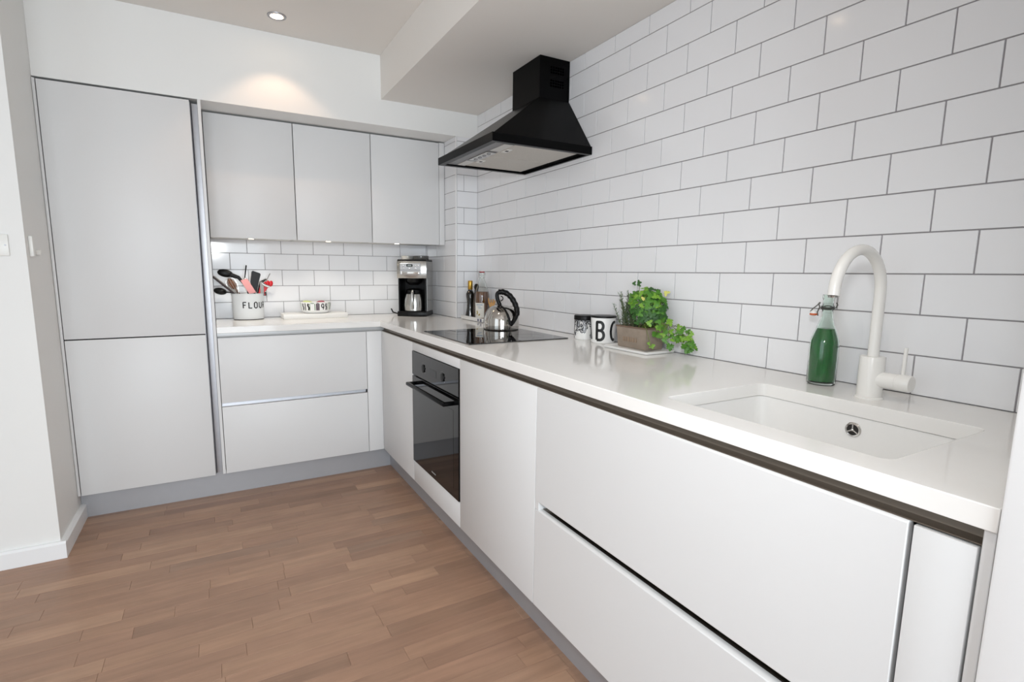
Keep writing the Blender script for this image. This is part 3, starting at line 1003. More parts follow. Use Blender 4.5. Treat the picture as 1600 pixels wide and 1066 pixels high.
prints = [(-0.074, 0.012, 'k', 1), (-0.055, 0.010, 'g', 0), (-0.032, 0.013, 'k', 1), (-0.006, 0.036, 'v', 0), (0.028, 0.022, 'p', 0), (0.06, 0.016, 'k', 2), (0.086, 0.012, 'k', 1), (0.115, 0.03, 'v', 0), (0.15, 0.02, 'k', 1), (0.19, 0.02, 'p', 0), (-0.11, 0.03, 'v', 0), (-0.15, 0.02, 'k', 2), (-0.19, 0.02, 'p', 0)]
MP = {'k': M_ink, 'g': mat('grey_ink', (120, 118, 116), 0.4, vary=0), 'v': mat('green_ink', (62, 112, 44), 0.35, vary=0.15, scale=60), 'p': mat('plum_ink', (92, 74, 84), 0.4, vary=0.1)}
for (u0, w, k, kind) in prints:
    b = B()
    if kind == 0:
        stroke(b, [(u0, 0.003), (u0, 0.047)], w, bowlmap)
        stroke(b, [(u0 - w * 0.3, 0.049), (u0 + w * 0.3, 0.049)], 0.004, bowlmap)
    elif kind == 1:
        stroke(b, [(u0, 0.004), (u0 + 0.004, 0.02), (u0 - 0.003, 0.034), (u0, 0.047)], w * 0.8, bowlmap)
    else:
        stroke(b, arc(u0, 0.033, 0.008, 0.012, 0, 360, 20), 0.006, bowlmap)
        stroke(b, [(u0 + 0.009, 0.03), (u0 + 0.004, 0.008)], 0.006, bowlmap)
    obj('printed_motif', b, MP[k], t)
for nm, lb, dx, dz, c, r in (('sachet', 'pale yellow-green sachet in the patterned bowl', -0.05, 0.07, (206, 214, 150), 0.032), ('sachet', 'dark pink sachet in the patterned bowl', 0.03, 0.068, (170, 92, 104), 0.028)):
    b = B().ball((BX + dx, BY - 0.01, BZ + dz), r, r * 0.8, 0.012, rot=Euler((R(12), R(8 if dx < 0 else -10), 0)))
    tag(obj(nm, b, mat(nm + '_paper', c, 0.5, vary=0.06, scale=40)), lb, 'sachet')

# ------------------------------------------------------------------ coffee machine (turned into the corner)
CMX, CMY, CMR = -0.33, 3.07, R(-34)
t = thing('coffee_machine', 'steel and black filter coffee machine in the corner of the worktop', 'coffee machine', (CMX, CMY, ZC), CMR)
# local axes: front faces -y


def dshape(w, d0, d1, bulge, n=9):
    """flat sides, softly bowed front (at -d0)."""
    pts = [(w, d1), (-w, d1)]
    for i in range(n + 1):
        q = -1 + 2 * i / n
        pts.append((w * q, -d0 - bulge * (1 - q * q)))
    return pts


def ring(w, d0, d1, bulge, z):
    return [(p[0], p[1], z) for p in dshape(w, d0, d1, bulge)]


obj('base', B().loft([ring(0.101, 0.098, 0.1, 0.02, 0), ring(0.103, 0.1, 0.1, 0.02, 0.006), ring(0.103, 0.1, 0.1, 0.02, 0.026), ring(0.1, 0.097, 0.1, 0.02, 0.034)]), M_blackp, t, local=True)
obj('back_column', B().prism([(-0.098, 0.06), (0.098, 0.06), (0.098, 0.098), (-0.098, 0.098)], 'z', 0.034, 0.262), M_blackp, t, local=True)
for s in (-1, 1):
    obj('side_cheek', B().box(s * 0.0985, s * 0.088, -0.085, 0.0595, 0.034, 0.262, bev=0.002), M_blackp, t, local=True)
for s in (-1, 1):
    obj('steel_side', B().box(s * 0.0988, s * 0.1025, -0.075, 0.098, 0.034, 0.262, bev=0.001), M_steel, t, local=True)
hd = obj('head', B().loft([ring(0.101, 0.092, 0.1, 0.018, 0.262), ring(0.103, 0.094, 0.1, 0.018, 0.266), ring(0.103, 0.094, 0.1, 0.018, 0.374), ring(0.101, 0.092, 0.1, 0.018, 0.378)]), M_steel, t, local=True)
obj('top_deck', B().loft([ring(0.102, 0.09, 0.099, 0.018, 0.378), ring(0.1, 0.088, 0.098, 0.018, 0.39)]), M_blackp, t, local=True)
fp = -0.1125
pn = obj('control_panel', B().loft([[(-0.078, fp + 0.006, 0.285), (0.068, fp + 0.006, 0.285), (0.068, fp + 0.006, 0.365), (-0.078, fp + 0.006, 0.365)], [(-0.078, fp - 0.002, 0.285), (0.068, fp - 0.002, 0.285), (0.068, fp - 0.002, 0.365), (-0.078, fp - 0.002, 0.365)]]), mat('satin_silver_panel', (186, 186, 187), 0.42, 0.7, vary=0), hd, local=True)
bevmod(pn, 0.004, 3)
obj('display', bx(-0.03, 0.012, fp - 0.0032, fp - 0.0018, 0.34, 0.357, bev=0.003), M_blackp, hd, local=True)
obj('display_glass', bx(-0.023, 0.005, fp - 0.0038, fp - 0.003, 0.3435, 0.3535), mat('display_grey', (150, 158, 156), 0.2, vary=0), hd, local=True)
for (bxx, bz, r) in ((-0.055, 0.35, 0.006), (0.03, 0.35, 0.005), (0.05, 0.35, 0.005), (-0.052, 0.331, 0.006), (-0.01, 0.329, 0.008), (0.032, 0.331, 0.007)):
    obj('button', B().lathe([(r, fp - 0.0016), (r * 0.9, fp - 0.0045), (r * 0.6, fp - 0.005)], (bxx, 0, bz), 18, 'y'), M_chrome, hd, local=True)
obj('seam', bx(-0.0785, 0.0685, fp - 0.0027, fp - 0.0015, 0.3165, 0.3185), M_dark, hd, local=True)
obj('grip_tray', bx(-0.066, 0.056, fp - 0.004, fp - 0.0015, 0.289, 0.308, bev=0.003, seg=2), M_chrome, hd, local=True)
obj('hopper', B().lathe([(0.052, 0.39), (0.054, 0.394), (0.053, 0.415), (0.048, 0.417)], (0.042, 0.005, 0), 28), mat('smoked_clear_plastic', (110, 108, 104), 0.15, vary=0, trans=0.3), t, local=True)
obj('water_lid', B().lathe([(0.043, 0.39), (0.045, 0.393), (0.0445, 0.414), (0.04, 0.416)], (-0.052, 0.0, 0), 28), mat('clear_hopper_plastic', (176, 174, 170), 0.12, vary=0, trans=0.35), t, local=True)
obj('brew_basket', B().lathe([(0.03, 0.215), (0.055, 0.235), (0.062, 0.262)], (0, -0.035, 0), 28), M_blackp, t, local=True)
# power cord
obj('cord', B().tube([(-0.06, 0.1, 0.015), (-0.11, 0.09, 0.006), (-0.135, 0.03, 0.006), (-0.165, 0.0, 0.02), (-0.175, -0.008, 0.045)], 0.0045, 8), M_blackp, t, local=True)
# carafe standing on the machine's plate
rotm = Matrix.Rotation(CMR, 4, 'Z')
cpos = rotm @ Vector((0, -0.028, 0.0342))
t2 = thing('carafe', 'steel thermal carafe with black lid inside the coffee machine', 'carafe', (CMX + cpos.x, CMY + cpos.y, ZC + cpos.z), CMR)
obj('flask', B().lathe([(0.072, 0), (0.079, 0.004), (0.081, 0.04), (0.078, 0.085), (0.069, 0.118), (0.058, 0.124)], (0, 0, 0), 36), M_steel, t2, local=True)
obj('lid', B().lathe([(0.058, 0.124), (0.062, 0.127), (0.058, 0.146), (0.035, 0.156), (0.012, 0.158)], (0, 0, 0), 32), M_blackp, t2, local=True)
hp = [(0.012, -0.056, 0.135), (0.012, -0.086, 0.142), (0.012, -0.102, 0.125), (0.012, -0.104, 0.06), (0.012, -0.097, 0.02)]
obj('handle', B().tube(hp, [0.01, 0.0105, 0.011, 0.0105, 0.009], 12, flat=1.0), M_blackp, t2, local=True)
obj('handle_facing', B().tube([(p[0], p[1] - 0.0055, p[2]) for p in hp[1:]], [0.009, 0.0098, 0.0095, 0.008], 12), M_steel, t2, local=True)

# ------------------------------------------------------------------ kettle on the hob
KX, KY, KZ = -0.236, 1.985, ZC + 0.0048
t = thing('kettle', 'polished steel dome kettle with black ribbed handle on the hob', 'kettle', (KX, KY, KZ))
obj('body', B().lathe([(0.092, 0), (0.0938, 0.0006), (0.0948, 0.002), (0.0955, 0.0042), (0.0958, 0.0075), (0.0958, 0.02), (0.0956, 0.038), (0.0938, 0.06), (0.087, 0.084), (0.074, 0.106), (0.053, 0.1215), (0.028, 0.129), (0.008, 0.131)], (KX, KY, KZ), 64), mat('kettle_steel', (186, 183, 178), 0.05, 1.0, vary=0.0), t, angle=80)
KR = Vector((0.877, -0.48, 0))
KD = Vector((-0.48, -0.877, 0))


def kp(s, z, d=0.0):
    return Vector((KX, KY, KZ)) + KR * s + KD * d + Vector((0, 0, z))


hb = B()
hpts = [kp(-0.006, 0.128, 0.02), kp(-0.02, 0.16, 0.018), kp(-0.022, 0.188, 0.018), kp(-0.008, 0.199, 0.02), kp(0.02, 0.196, 0.022), kp(0.048, 0.176, 0.028), kp(0.07, 0.143, 0.036), kp(0.082, 0.108, 0.044), kp(0.081, 0.078, 0.056), kp(0.066, 0.05, 0.07), kp(0.05, 0.032, 0.084)]
# smooth the path and add finger ribs on the outer part
fine = []
for i in range(len(hpts) - 1):
    p0, p1, p2, p3 = hpts[max(i - 1, 0)], hpts[i], hpts[i + 1], hpts[min(i + 2, len(hpts) - 1)]
    for k in range(6):
        q = k / 6
        fine.append(0.5 * ((2 * p1) + (-p0 + p2) * q + (2 * p0 - 5 * p1 + 4 * p2 - p3) * q * q + (-p0 + 3 * p1 - 3 * p2 + p3) * q ** 3))
fine.append(hpts[-1])
rr = []
for i in range(len(fine)):
    q = i / (len(fine) - 1)
    base = 0.0105 if q < 0.28 else (0.0146 if q < 0.8 else 0.0105)
    rib = 0.0014 * math.sin(i * 1.55) if 0.26 < q < 0.72 else 0
    rr.append(base + rib)
hb.tube(fine, rr, 12)
obj('handle', hb, M_blackp, t, angle=60)
obj('handle_strap', B().tube([kp(-0.008, 0.128, 0.03), kp(0.016, 0.112, 0.064), kp(0.034, 0.082, 0.083), kp(0.044, 0.055, 0.088), kp(0.05, 0.034, 0.088)], [0.007, 0.0062, 0.0062, 0.0065, 0.008], 10), M_blackp, t)
obj('hanging_loop', B().tube([kp(-0.016 + 0.013 * math.cos(a) + 0.012, 0.165 + 0.012 * math.sin(a), 0.018) for a in [R(x) for x in range(90, -100, -20)]], 0.0025, 8), M_blackp, t)
obj('spout_flap', B().loft([[kp(-0.026, 0.112, 0.052), kp(0.004, 0.104, 0.064), kp(0.01, 0.097, 0.072), kp(-0.016, 0.098, 0.072)], [kp(-0.028, 0.119, 0.054), kp(0.004, 0.112, 0.068), kp(0.012, 0.103, 0.077), kp(-0.017, 0.104, 0.077)]]), M_blackp, t)

# ------------------------------------------------------------------ tray with oil bottles
M_blue = mat('cobalt_blue_glaze', (42, 62, 122), 0.2, vary=0.05)
TRX0, TRX1, TRY0, TRY1 = -0.155, -0.014, 2.345, 2.69
t = thing('tray', 'white ceramic tray with blue marks holding the oil bottles', 'tray', (-0.085, 2.52, ZC))
rings = []
for off, z in ((-0.008, ZC), (0.0, ZC + 0.003), (0.002, ZC + 0.026), (-0.004, ZC + 0.0265), (-0.007, ZC + 0.009), (-0.012, ZC + 0.008)):
    rings.append([(p[0], p[1], z) for p in rrect(TRX0 - off, TRX1 + off, TRY0 - off, TRY1 + off, 0.018)])
obj('dish', B().loft(rings), M_porc, t)
b = B()
for (yy, s) in ((2.385, 1.0), (2.42, 0.8)):
    fm = lambda a, v, yy=yy: (TRX0 - 0.0029, yy - a, ZC + 0.013 + v)
    stroke(b, arc(0, 0, 0.009 * s, 0.007 * s, 0, 360, 18), 0.003, fm, step=0.002)
    stroke(b, [(-0.012 * s, -0.008), (0.012 * s, 0.009)], 0.0025, fm, step=0.002)
    stroke(b, [(0.012 * s, -0.008), (-0.012 * s, 0.009)], 0.0025, fm, step=0.002)
obj('blue_marks', b, M_blue, t)
TZ = ZC + 0.0085

# dark bottle with gold cap
ox, oy = -0.108, 2.635
t = thing('oil_bottle', 'dark glass oil bottle with a gold cap on the tray', 'bottle', (ox, oy, TZ))
obj('glass', B().lathe([(0.029, 0), (0.032, 0.003), (0.031, 0.02), (0.022, 0.065), (0.0205, 0.095), (0.027, 0.145), (0.0275, 0.158), (0.02, 0.174), (0.0135, 0.182), (0.0135, 0.196)], (ox, oy, TZ), 32), mat('dark_bottle_glass', (20, 17, 12), 0.06, vary=0, coat=0.5), t)
obj('cap', B().lathe([(0.0145, 0.186), (0.0155, 0.188), (0.0155, 0.238), (0.014, 0.243), (0.004, 0.244)], (ox, oy, TZ), 28), mat('gold_foil', (190, 150, 66), 0.28, 0.9, vary=0.06, scale=60), t)
# pepper mill
ox, oy = -0.085, 2.592
t = thing('pepper_mill', 'clear pepper mill with round black knob on the tray', 'pepper mill', (ox, oy, TZ))
obj('jar', B().lathe([(0.021, 0), (0.0225, 0.003), (0.0225, 0.08), (0.019, 0.12), (0.016, 0.16), (0.012, 0.172)], (ox, oy, TZ), 28), mat('peppercorn_filled_glass', (74, 62, 54), 0.12, vary=0.5, scale=160), t)
obj('knob', B().ball((ox, oy, TZ + 0.202), 0.0145, 0.0145, 0.0225).lathe([(0.012, 0.17), (0.011, 0.185)], (ox, oy, TZ), 20), M_blackp, t)
# tall swing-top bottle with amber oil
ox, oy = -0.078, 2.525
sc_ = 0.93
t = thing('swing_top_bottle', 'clear swing-top bottle half full of amber liquid with paper label', 'bottle', (ox, oy, TZ))
outp = [(0.041, 0), (0.0465, 0.004), (0.0475, 0.02), (0.0475, 0.15), (0.046, 0.165), (0.036, 0.2), (0.024, 0.235), (0.0165, 0.256), (0.0148, 0.268), (0.0148, 0.28), (0.0175, 0.283), (0.0175, 0.292), (0.0148, 0.296)]
inp = [(0.0128, 0.296), (0.0128, 0.268), (0.0145, 0.256), (0.022, 0.235), (0.034, 0.2), (0.044, 0.165), (0.0453, 0.15), (0.0453, 0.02), (0.044, 0.007), (0.02, 0.005)]
obj('glass', B().lathe(outp + inp, (ox, oy, TZ), 36), M_glass, t, angle=60)
obj('oil', B().lathe([(0.039, 0.0075), (0.0447, 0.012), (0.0449, 0.15), (0.0436, 0.164), (0.0405, 0.176)], (ox, oy, TZ), 36), mat('amber_oil', (112, 64, 22), 0.08, vary=0.0), t, angle=60)
la = math.atan2(-0.877, -0.48)


def labmap(u, v, rr=0.0481):
    a = la - 0.33 + u / 0.0475
    return (ox + rr * math.cos(a), oy + rr * math.sin(a), TZ + v)


b = B()
stroke(b, [(-0.031, 0.058), (0.031, 0.058)], 0.094, labmap)
lab = obj('label', b, mat('paper_label', (232, 230, 222), 0.6, vary=0.02), t)
lab['label'] = 'cream paper label'
b = B()
lm = lambda u, v: labmap(u, v, 0.0485)
for (u0, u1, v, w) in ((-0.02, 0.022, 0.094, 0.005), (-0.012, 0.01, 0.082, 0.003), (-0.006, 0.016, 0.073, 0.003)):
    stroke(b, [(u0, v), (u1, v)], w, lm)
obj('label_lines', b, mat('pale_blue_ink', (140, 160, 186), 0.6, vary=0), lab)
b = B()
stroke(b, [(-0.016, 0.032), (-0.012, 0.046), (-0.016, 0.056)], 0.008, lm)
stroke(b, [(-0.004, 0.026), (0.004, 0.036)], 0.009, lm)
obj('label_flower', b, mat('ochre_ink', (178, 158, 92), 0.6, vary=0), lab)
st = obj('stopper', B().lathe([(0.0135, 0.296), (0.0145, 0.298), (0.013, 0.305), (0.006, 0.31)], (ox, oy, TZ), 24), M_porc, t)
obj('seal', B().lathe([(0.0142, 0.2955), (0.016, 0.297), (0.016, 0.3015), (0.0142, 0.303)], (ox, oy, TZ), 24), mat('red_rubber', (158, 34, 48), 0.5, vary=0), st)
b = B()
for s in (-1, 1):
    b.tube([(ox + KR.x * s * 0.019, oy + KR.y * s * 0.019, TZ + 0.305), (ox + KR.x * s * 0.021, oy + KR.y * s * 0.021, TZ + 0.28), (ox + KR.x * s * 0.019, oy + KR.y * s * 0.019, TZ + 0.262)], 0.0015, 6)
b.tube([(ox + 0.0165 * math.cos(a), oy + 0.0165 * math.sin(a), TZ + 0.262) for a in [2 * PI * i / 24 for i in range(25)]], 0.0013, 6)
obj('wire_bail', b, M_steel, t)
# wooden pieces behind the kettle
ox, oy = -0.075, 2.395
t = thing('wooden_fork', 'small light wooden fork standing on the tray behind the kettle', 'utensil', (ox, oy, TZ))
obj('head', B().loft([[(ox + KR.x * s + d * KD.x, oy + KR.y * s + d * KD.y, TZ + z) for s, d in ((-w, -0.003), (w, -0.003), (w, 0.003), (-w, 0.003))] for w, z in ((0.008, 0.0), (0.01, 0.075), (0.022, 0.112))]), M_wood_s, t)
b = B()
for k, (s, l) in enumerate(((-0.0165, 0.028), (-0.0035, 0.02), (0.0085, 0.022), (0.0165, 0.014))):
    p = Vector((ox, oy, TZ)) + KR * s
    b.tube([p + Vector((0, 0, 0.109)), p + KR * (s * 0.25) + Vector((0, 0, 0.112 + l))], [0.005, 0.0035], 8)
obj('tines', b, M_wood_s, t)

# ------------------------------------------------------------------ canisters by the wall
M_candraw, nt, p = new_mat('black_white_printed_can')
N, L = nt.nodes, nt.links
tc = N.new('ShaderNodeTexCoord')
sx_ = N.new('ShaderNodeSeparateXYZ')
L.new(tc.outputs['Object'], sx_.inputs[0])
n1 = N.new('ShaderNodeTexNoise')
n1.inputs['Scale'].default_value = 30
n1.inputs['Detail'].default_value = 4
mp = N.new('ShaderNodeMapping')
mp.inputs['Scale'].default_value = (1.3, 1.3, 0.55)
L.new(tc.outputs['Object'], mp.inputs[0])
L.new(mp.outputs[0], n1.inputs['Vector'])
ad = N.new('ShaderNodeMath')
ad.operation = 'MULTIPLY_ADD'
ad.inputs[1].default_value = 2.6
L.new(sx_.outputs['Z'], ad.inputs[0])
L.new(n1.outputs['Fac'], ad.inputs[2])
cr = N.new('ShaderNodeValToRGB')
cr.color_ramp.interpolation = 'CONSTANT'
e = cr.color_ramp.elements
e[0].position, e[0].color = 0.0, rgb(238, 238, 236)
e[1].position, e[1].color = 0.605, rgb(120, 122, 126)
for pos, c in ((0.64, (34, 34, 36)), (0.675, (226, 226, 226)), (0.705, (60, 60, 62)), (0.755, (160, 162, 166)), (0.79, (36, 36, 38))):
    q = e.new(pos)
    q.color = rgb(*c)
L.new(ad.outputs[0], cr.inputs[0])
L.new(cr.outputs[0], p.inputs['Base Color'])
p.inputs['Roughness'].default_value = 0.25
cx, cy = -0.062, 1.492
t = thing('canister', 'small canister with black and white print and a black lid', 'canister', (cx, cy, ZC))
obj('body', B().lathe([(0.043, 0), (0.046, 0.003), (0.0465, 0.008), (0.0465, 0.088), (0.044, 0.092)], (0, 0, 0), 40), M_candraw, t, local=True)
obj('lid', B().lathe([(0.0465, 0.09), (0.0485, 0.092), (0.0485, 0.109), (0.046, 0.112), (0.01, 0.1115)], (cx, cy, ZC), 40), M_blackp, t)
cx, cy = -0.066, 1.352
t = thing('letter_cup', 'white cup with large black letters A B C and a flat black lid', 'cup', (cx, cy, ZC))
obj('body', B().lathe([(0.048, 0), (0.0515, 0.003), (0.0525, 0.008), (0.0555, 0.112), (0.053, 0.113)], (cx, cy, ZC), 48), M_porc, t)
obj('lid', B().lathe([(0.0555, 0.1125), (0.0575, 0.114), (0.0575, 0.1185), (0.0555, 0.1205), (0.01, 0.121)], (cx, cy, ZC), 48), M_blackp, t)
ba = math.atan2(-0.444 - cy, -1.586 - cx)


def cupmap(u, v):
    r = 0.0525 + 0.003 * (v - 0.008) / 0.104 + 0.0005
    a = ba + u / 0.0535
    return (cx + r * math.cos(a), cy + r * math.sin(a), ZC + v)


for chx, u0 in (('A', -0.092), ('B', -0.0275), ('C', 0.036), ('D', 0.1)):
    b = B()
    for st in glyph(chx, 0.031, 0.079):
        stroke(b, [(q[0] + u0, q[1] + 0.016) for q in st], 0.0122, cupmap, step=0.003)
    obj('letter', b, M_ink, t)

# ------------------------------------------------------------------ planter with herbs
t = thing('plant_tray', 'shallow white tray under the herb planter', 'tray', (-0.09, 1.11, ZC))
rings = []
for off, z in ((-0.006, ZC), (0.0, ZC + 0.002), (0.004, ZC + 0.011), (0.0, ZC + 0.012), (-0.01, ZC + 0.0065), (-0.012, ZC + 0.006)):
    rings.append([(q[0], q[1], z) for q in rrect(-0.164 - off, -0.011 + off, 0.985 - off, 1.235 + off, 0.012)])
obj('dish', B().loft(rings), M_porc, t)
GX0, GX1, GY0, GY1, GZ0, GZ1 = -0.112, -0.022, 1.042, 1.2, ZC + 0.0068, 1.063
M_plant_w = mat('weathered_grey_wood', (150, 136, 122), 0.7, vary=0.22, scale=30, bump=0.4, bscale=90)
t = thing('planter_box', 'weathered grey-brown tapered planter box', 'planter', (-0.067, 1.12, GZ0))


def rb_(off, z):
    return [(GX0 - off, GY0 - off, z), (GX1 + off * 0.4, GY0 - off, z), (GX1 + off * 0.4, GY1 + off, z), (GX0 - off, GY1 + off, z)]


obj('box', B().loft([rb_(-0.002, GZ0), rb_(0.0, GZ0 + 0.003), rb_(0.006, GZ1), rb_(-0.001, GZ1), rb_(-0.004, GZ1 - 0.018)]), M_plant_w, t)
obj('rim_strip', B().loft([rb_(0.0062, GZ1 - 0.006), rb_(0.0078, GZ1 - 0.005), rb_(0.0078, GZ1 + 0.0006), rb_(0.0062, GZ1 + 0.0006)], cap0=False, cap1=False), mat('rusty_rim', (112, 92, 76), 0.6, vary=0.2, scale=40), t)
b = B()
for k, w in enumerate((0.009, 0.006, 0.009, 0.006, 0.009, 0.006)):
    yy = 1.163 - k * 0.014
    b.box(GX0 - 0.0042, GX0 - 0.0022, yy - w / 2, yy + w / 2, GZ0 + 0.026, GZ0 + 0.044)
obj('embossed_marks', b, mat('faded_relief', (152, 130, 110), 0.7, vary=0.15, scale=60), t)
obj('soil', B().loft([rb_(-0.0045, GZ1 - 0.0185), rb_(-0.0045, GZ1 - 0.017)]), mat('dark_soil', (48, 36, 28), 0.95, vary=0.4, scale=90, bump=0.8, bscale=200), t)

M_leaf = mat('mid_green_leaf', (74, 126, 34), 0.45, vary=0.2, scale=40)
M_leaf_l = mat('light_green_leaf', (116, 160, 50), 0.45, vary=0.18, scale=40)
M_leaf_d = mat('deep_green_leaf', (44, 88, 28), 0.45, vary=0.2, scale=40)
M_leaf_y = mat('yellowing_leaf', (206, 204, 108), 0.5, vary=0.15, scale=40)
M_stem = mat('green_stem', (112, 128, 60), 0.55, vary=0.15)


def leaf_mesh(m, seed):
    """one lobed, scalloped, slightly cupped leaf of unit radius; stalk at the origin, growing along +x."""
    rs = random.Random(seed)
    n = 36
    vs = [(0.42, 0, 0.03)]
    for i in range(n):
        a = -PI + 2 * PI * (i + 0.5) / n
        lob = 0.56 + 0.36 * abs(math.cos(1.5 * a)) + 0.11 * math.cos(9 * a) + rs.uniform(-0.05, 0.05)
        if abs(a) > 2.7:
            lob *= 0.45
        x, yv = 0.42 + lob * math.cos(a) * 0.75, lob * math.sin(a) * 0.88
        z = -0.16 * (x - 0.42) ** 2 - 0.22 * yv * yv + 0.05 * math.cos(3 * a)
        vs.append((x, yv, z))
    fs = [(0, i + 1, (i + 1) % n + 1) for i in range(n)]
    return B().faces(vs, fs).mesh('leaf', m, angle=180)


leaf_meshes = {k: [leaf_mesh(m, s) for s in range(2)] for k, m in (('m', M_leaf), ('l', M_leaf_l), ('d', M_leaf_d), ('y', M_leaf_y))}


def add_leaf(parent, pos, normal, roll, size, kind):
    o = bpy.data.objects.new('leaf', rnd.choice(leaf_meshes[kind]))
    COL.objects.link(o)
    o.parent = parent
    o.location = Vector(pos) - wloc(parent)
    q = Vector(normal).normalized().to_track_quat('Z', 'Y')
    o.rotation_euler = (q.to_matrix() @ Matrix.Rotation(roll, 3, 'Z')).to_euler()
    o.scale = (size, size, size)
    return o


t = thing('herb_plant', 'bushy green herb with lobed leaves trailing out of the planter', 'plant', (-0.068, 1.085, GZ1 - 0.017))
stems = B()
roots = [(-0.068 + rnd.uniform(-0.025, 0.02), 1.085 + rnd.uniform(-0.035, 0.045), GZ1 - 0.018) for _ in range(14)]
cen = Vector((-0.08, 1.078, 1.14))
for i in range(250):
    # spread over an ellipsoid shell, biased to the outside
    while True:
        v = Vector((rnd.uniform(-1, 1), rnd.uniform(-1, 1), rnd.uniform(-1, 1)))
        if 0.5 < v.length < 1:
            break
    pos = cen + Vector((v.x * 0.058, v.y * 0.092, v.z * 0.078))
    pos.x = min(pos.x, -0.02)
    # keep the rosemary's corner clear and stay above the box
    if (pos.y > 1.1 and pos.z < 1.15) or (pos.y > 1.125 and pos.z < 1.17):
        continue
    if pos.z < 1.085 and pos.y > 1.05 and pos.x > -0.115:
        pos.z = 1.085 + rnd.random() * 0.02
    nrm = Vector((v.x * 0.8 - 0.5, v.y * 0.8 - 0.5, v.z * 0.5 + 0.45))
    k = rnd.random()
    kind = 'd' if (v.z < 0.1 and k < 0.55) else ('l' if k < 0.2 else ('m' if k < 0.7 else 'd'))
    add_leaf(t, pos, nrm, rnd.uniform(0, 2 * PI), rnd.uniform(0.014, 0.022), kind)
    r0 = Vector(rnd.choice(roots))
    if i % 2 == 0:
        mid = r0.lerp(pos, 0.55) + Vector((rnd.uniform(-0.01, 0.01), rnd.uniform(-0.01, 0.01), 0.015))
        stems.tube([r0, mid, pos], 0.0009, 5)
# trailing shoots to the right and down over the edge
trail = [(-0.085, 1.03, 1.085), (-0.095, 0.975, 1.09), (-0.09, 0.935, 1.08), (-0.085, 0.895, 1.06), (-0.08, 0.862, 1.042), (-0.078, 0.84, 1.03)]
stems.tube(trail, 0.0012, 6)
for i in range(52):
    q = rnd.random() ** 0.8 * (len(trail) - 1.001)
    a = int(q)
    base = Vector(trail[a]).lerp(Vector(trail[a + 1]), q - a)
    pos = base + Vector((rnd.uniform(-0.035, 0.03), rnd.uniform(-0.018, 0.018), rnd.uniform(-0.05, 0.022)))
    pos.z = max(pos.z, 1.0)
    pos.x = min(pos.x, -0.018)
    add_leaf(t, pos, (-0.7 + rnd.uniform(-0.3, 0.3), -0.6 + rnd.uniform(-0.3, 0.3), 0.5 + rnd.uniform(-0.3, 0.3)), rnd.uniform(0, 2 * PI), rnd.uniform(0.013, 0.02), 'l' if rnd.random() < 0.45 else 'm')
    stems.tube([base, base.lerp(pos, 0.5) + Vector((0, 0, 0.006)), pos], 0.0007, 5)
for (pos, kind, s) in (((-0.1, 0.868, 1.0), 'm', 0.022), ((-0.098, 0.857, 1.006), 'm', 0.02), ((-0.09, 0.838, 1.026), 'm', 0.017), ((-0.1, 0.94, 1.0), 'm', 0.021), ((-0.1, 0.925, 1.012), 'm', 0.018), ((-0.12, 1.005, 0.99), 'l', 0.012), ((-0.122, 0.998, 1.0), 'l', 0.011), ((-0.121, 1.01, 1.008), 'l', 0.01),
                       ((-0.06, 1.166, 1.235), 'd', 0.013), ((-0.06, 1.142, 1.245), 'd', 0.013), ((-0.062, 1.137, 1.232), 'd', 0.013), ((-0.065, 1.158, 1.205), 'm', 0.018), ((-0.07, 1.168, 1.188), 'm', 0.019),
                       ((-0.05, 1.0, 1.196), 'y', 0.017), ((-0.115, 1.06, 1.185), 'y', 0.014), ((-0.115, 1.035, 1.16), 'l', 0.014)):
    add_leaf(t, pos, (-0.75, -0.6, 0.35), rnd.uniform(0, 2 * PI), s, kind)
stems.tube([(-0.06, 1.14, 1.05), (-0.062, 1.145, 1.13), (-0.06, 1.143, 1.245)], 0.0011, 6)
stems.tube([(-0.12, 1.04, 1.07), (-0.124, 1.02, 1.04), (-0.121, 1.006, 0.995)], 0.0009, 6)
for p in ((-0.1, 0.875, 1.02), (-0.1, 0.94, 1.02)):
    stems.tube([(p[0] + 0.01, p[1] + 0.01, 1.06), (p[0] + 0.004, p[1] + 0.004, 1.03), p], 0.0008, 5)
obj('stems', stems, M_stem, t)

t = thing('rosemary', 'upright rosemary with thin grey-green needles at the left of the planter', 'plant', (-0.075, 1.17, GZ1 - 0.017))
M_needle = mat('rosemary_needle', (96, 122, 84), 0.5, vary=0.2, scale=60)
nb, sb = B(), B()
for k in range(24):
    p0 = Vector((-0.085 + rnd.uniform(-0.02, 0.02), 1.155 + rnd.uniform(-0.035, 0.035), GZ1 - 0.018))
    lean = Vector((rnd.uniform(-0.3, 0.1), rnd.uniform(-0.1, 0.34), 1)).normalized()
    ln = rnd.uniform(0.085, 0.16)
    bend = Vector((0, rnd.uniform(-0.01, 0.012), 0))
    path = [p0 + lean * ln * q + bend * q * q * 2 for q in (0, 0.33, 0.66, 1)]
    sb.tube(path, [0.0013, 0.0012, 0.001, 0.0007], 6)
    m = int(ln / 0.0028)
    for i in range(m):
        q = 0.15 + 0.85 * i / m
        c = p0 + lean * ln * q + bend * q * q * 2
        a = i * 2.4
        side = Vector((math.cos(a), math.sin(a), 0.75)).normalized()
        L_ = rnd.uniform(0.016, 0.026) * (1.05 - 0.35 * q)
        w = Vector((-side.y, side.x, 0)).normalized() * 0.0015
        tip = c + side * L_
        midp = c + side * L_ * 0.5 + Vector((0, 0, 0.0006))
        nb.faces([c - w * 0.5, c + w * 0.5, midp + w, tip, midp - w], [(0, 1, 2, 4), (4, 2, 3)])
obj('stems', sb, mat('rosemary_stem', (96, 92, 66), 0.6, vary=0.1), t)
o = obj('needles', nb, M_needle, t)
o['kind'] = 'stuff'

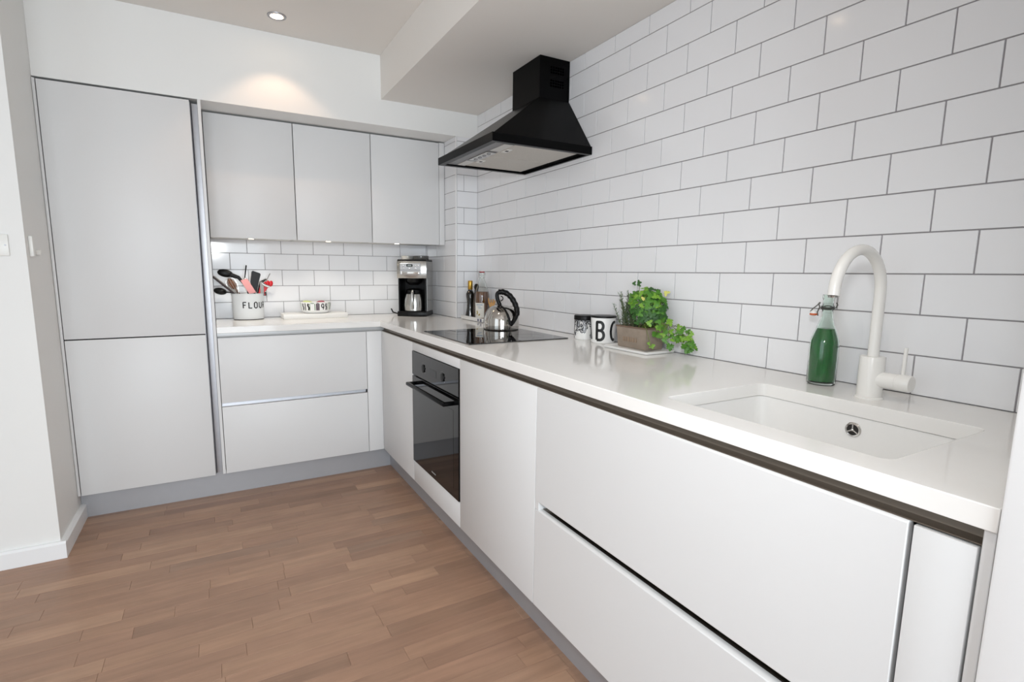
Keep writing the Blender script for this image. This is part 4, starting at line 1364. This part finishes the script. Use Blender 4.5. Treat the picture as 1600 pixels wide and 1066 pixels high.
# ------------------------------------------------------------------ green bottle by the tap
gx, gy = -0.082, 0.386
t = thing('soap_bottle', 'swing-top glass bottle of bright green liquid beside the tap', 'bottle', (gx, gy, ZC))
outp = [(0.031, 0), (0.0352, 0.003), (0.0362, 0.01), (0.0362, 0.112), (0.0352, 0.124), (0.029, 0.145), (0.0205, 0.168), (0.0155, 0.186), (0.0138, 0.2), (0.0138, 0.21), (0.0168, 0.213), (0.0168, 0.22), (0.0135, 0.224), (0.0132, 0.24), (0.0152, 0.243), (0.0152, 0.25), (0.0138, 0.2525)]
inp = [(0.0112, 0.2525), (0.0112, 0.2), (0.0132, 0.186), (0.0182, 0.168), (0.0268, 0.145), (0.033, 0.124), (0.034, 0.112), (0.034, 0.01), (0.033, 0.007), (0.015, 0.006)]
obj('glass', B().lathe(outp + inp, (gx, gy, ZC), 40), glass_mat('green_tinted_glass', (238, 248, 243)), t, angle=60)
obj('liquid', B().lathe([(0.028, 0.0085), (0.0333, 0.011), (0.0336, 0.112), (0.0326, 0.124), (0.0266, 0.1445), (0.0215, 0.1585)], (gx, gy, ZC), 40), mat('green_liquid', (0, 114, 36), 0.1, vary=0.0), t, angle=60)
b = B()
b.tube([(gx + 0.0175 * math.cos(a), gy + 0.0175 * math.sin(a), ZC + 0.2165) for a in [2 * PI * i / 24 for i in range(25)]], 0.0016, 6)
BR = Vector((0.48, -0.877, 0))
for s in (-1, 1):
    c = Vector((gx, gy, ZC)) + BR * s * 0.019
    b.tube([c + Vector((0, 0, 0.2165)), c + BR * s * 0.003 + Vector((0, 0, 0.225)), c + Vector((0, 0, 0.231))], 0.0018, 6)
lc = Vector((gx, gy, ZC)) - BR * 0.02
b.tube([lc + Vector((0, 0, 0.231)), lc - BR * 0.006 + Vector((0, 0, 0.222)), lc - BR * 0.016 + Vector((0, 0, 0.212)), lc - BR * 0.021 + Vector((0, 0, 0.204))], 0.0015, 6)
b.tube([lc + Vector((0, 0, 0.2165)), lc - BR * 0.004 + Vector((0, 0, 0.203)), lc - BR * 0.002 + Vector((0, 0, 0.193))], 0.0015, 6)
obj('wire_bail', b, mat('dark_wire', (86, 84, 80), 0.3, 0.9, vary=0), t)
sp = lc - BR * 0.013 + Vector((0, 0, 0.2))
s_ = obj('stopper', B().ball(sp, 0.0085, 0.0085, 0.009, u=16, v=10), M_porc, t)
obj('seal', B().lathe([(0.0078, -0.006), (0.0096, -0.005), (0.0096, -0.001), (0.0078, 0.0)], tuple(sp), 24), mat('orange_rubber', (206, 104, 62), 0.5, vary=0), s_)
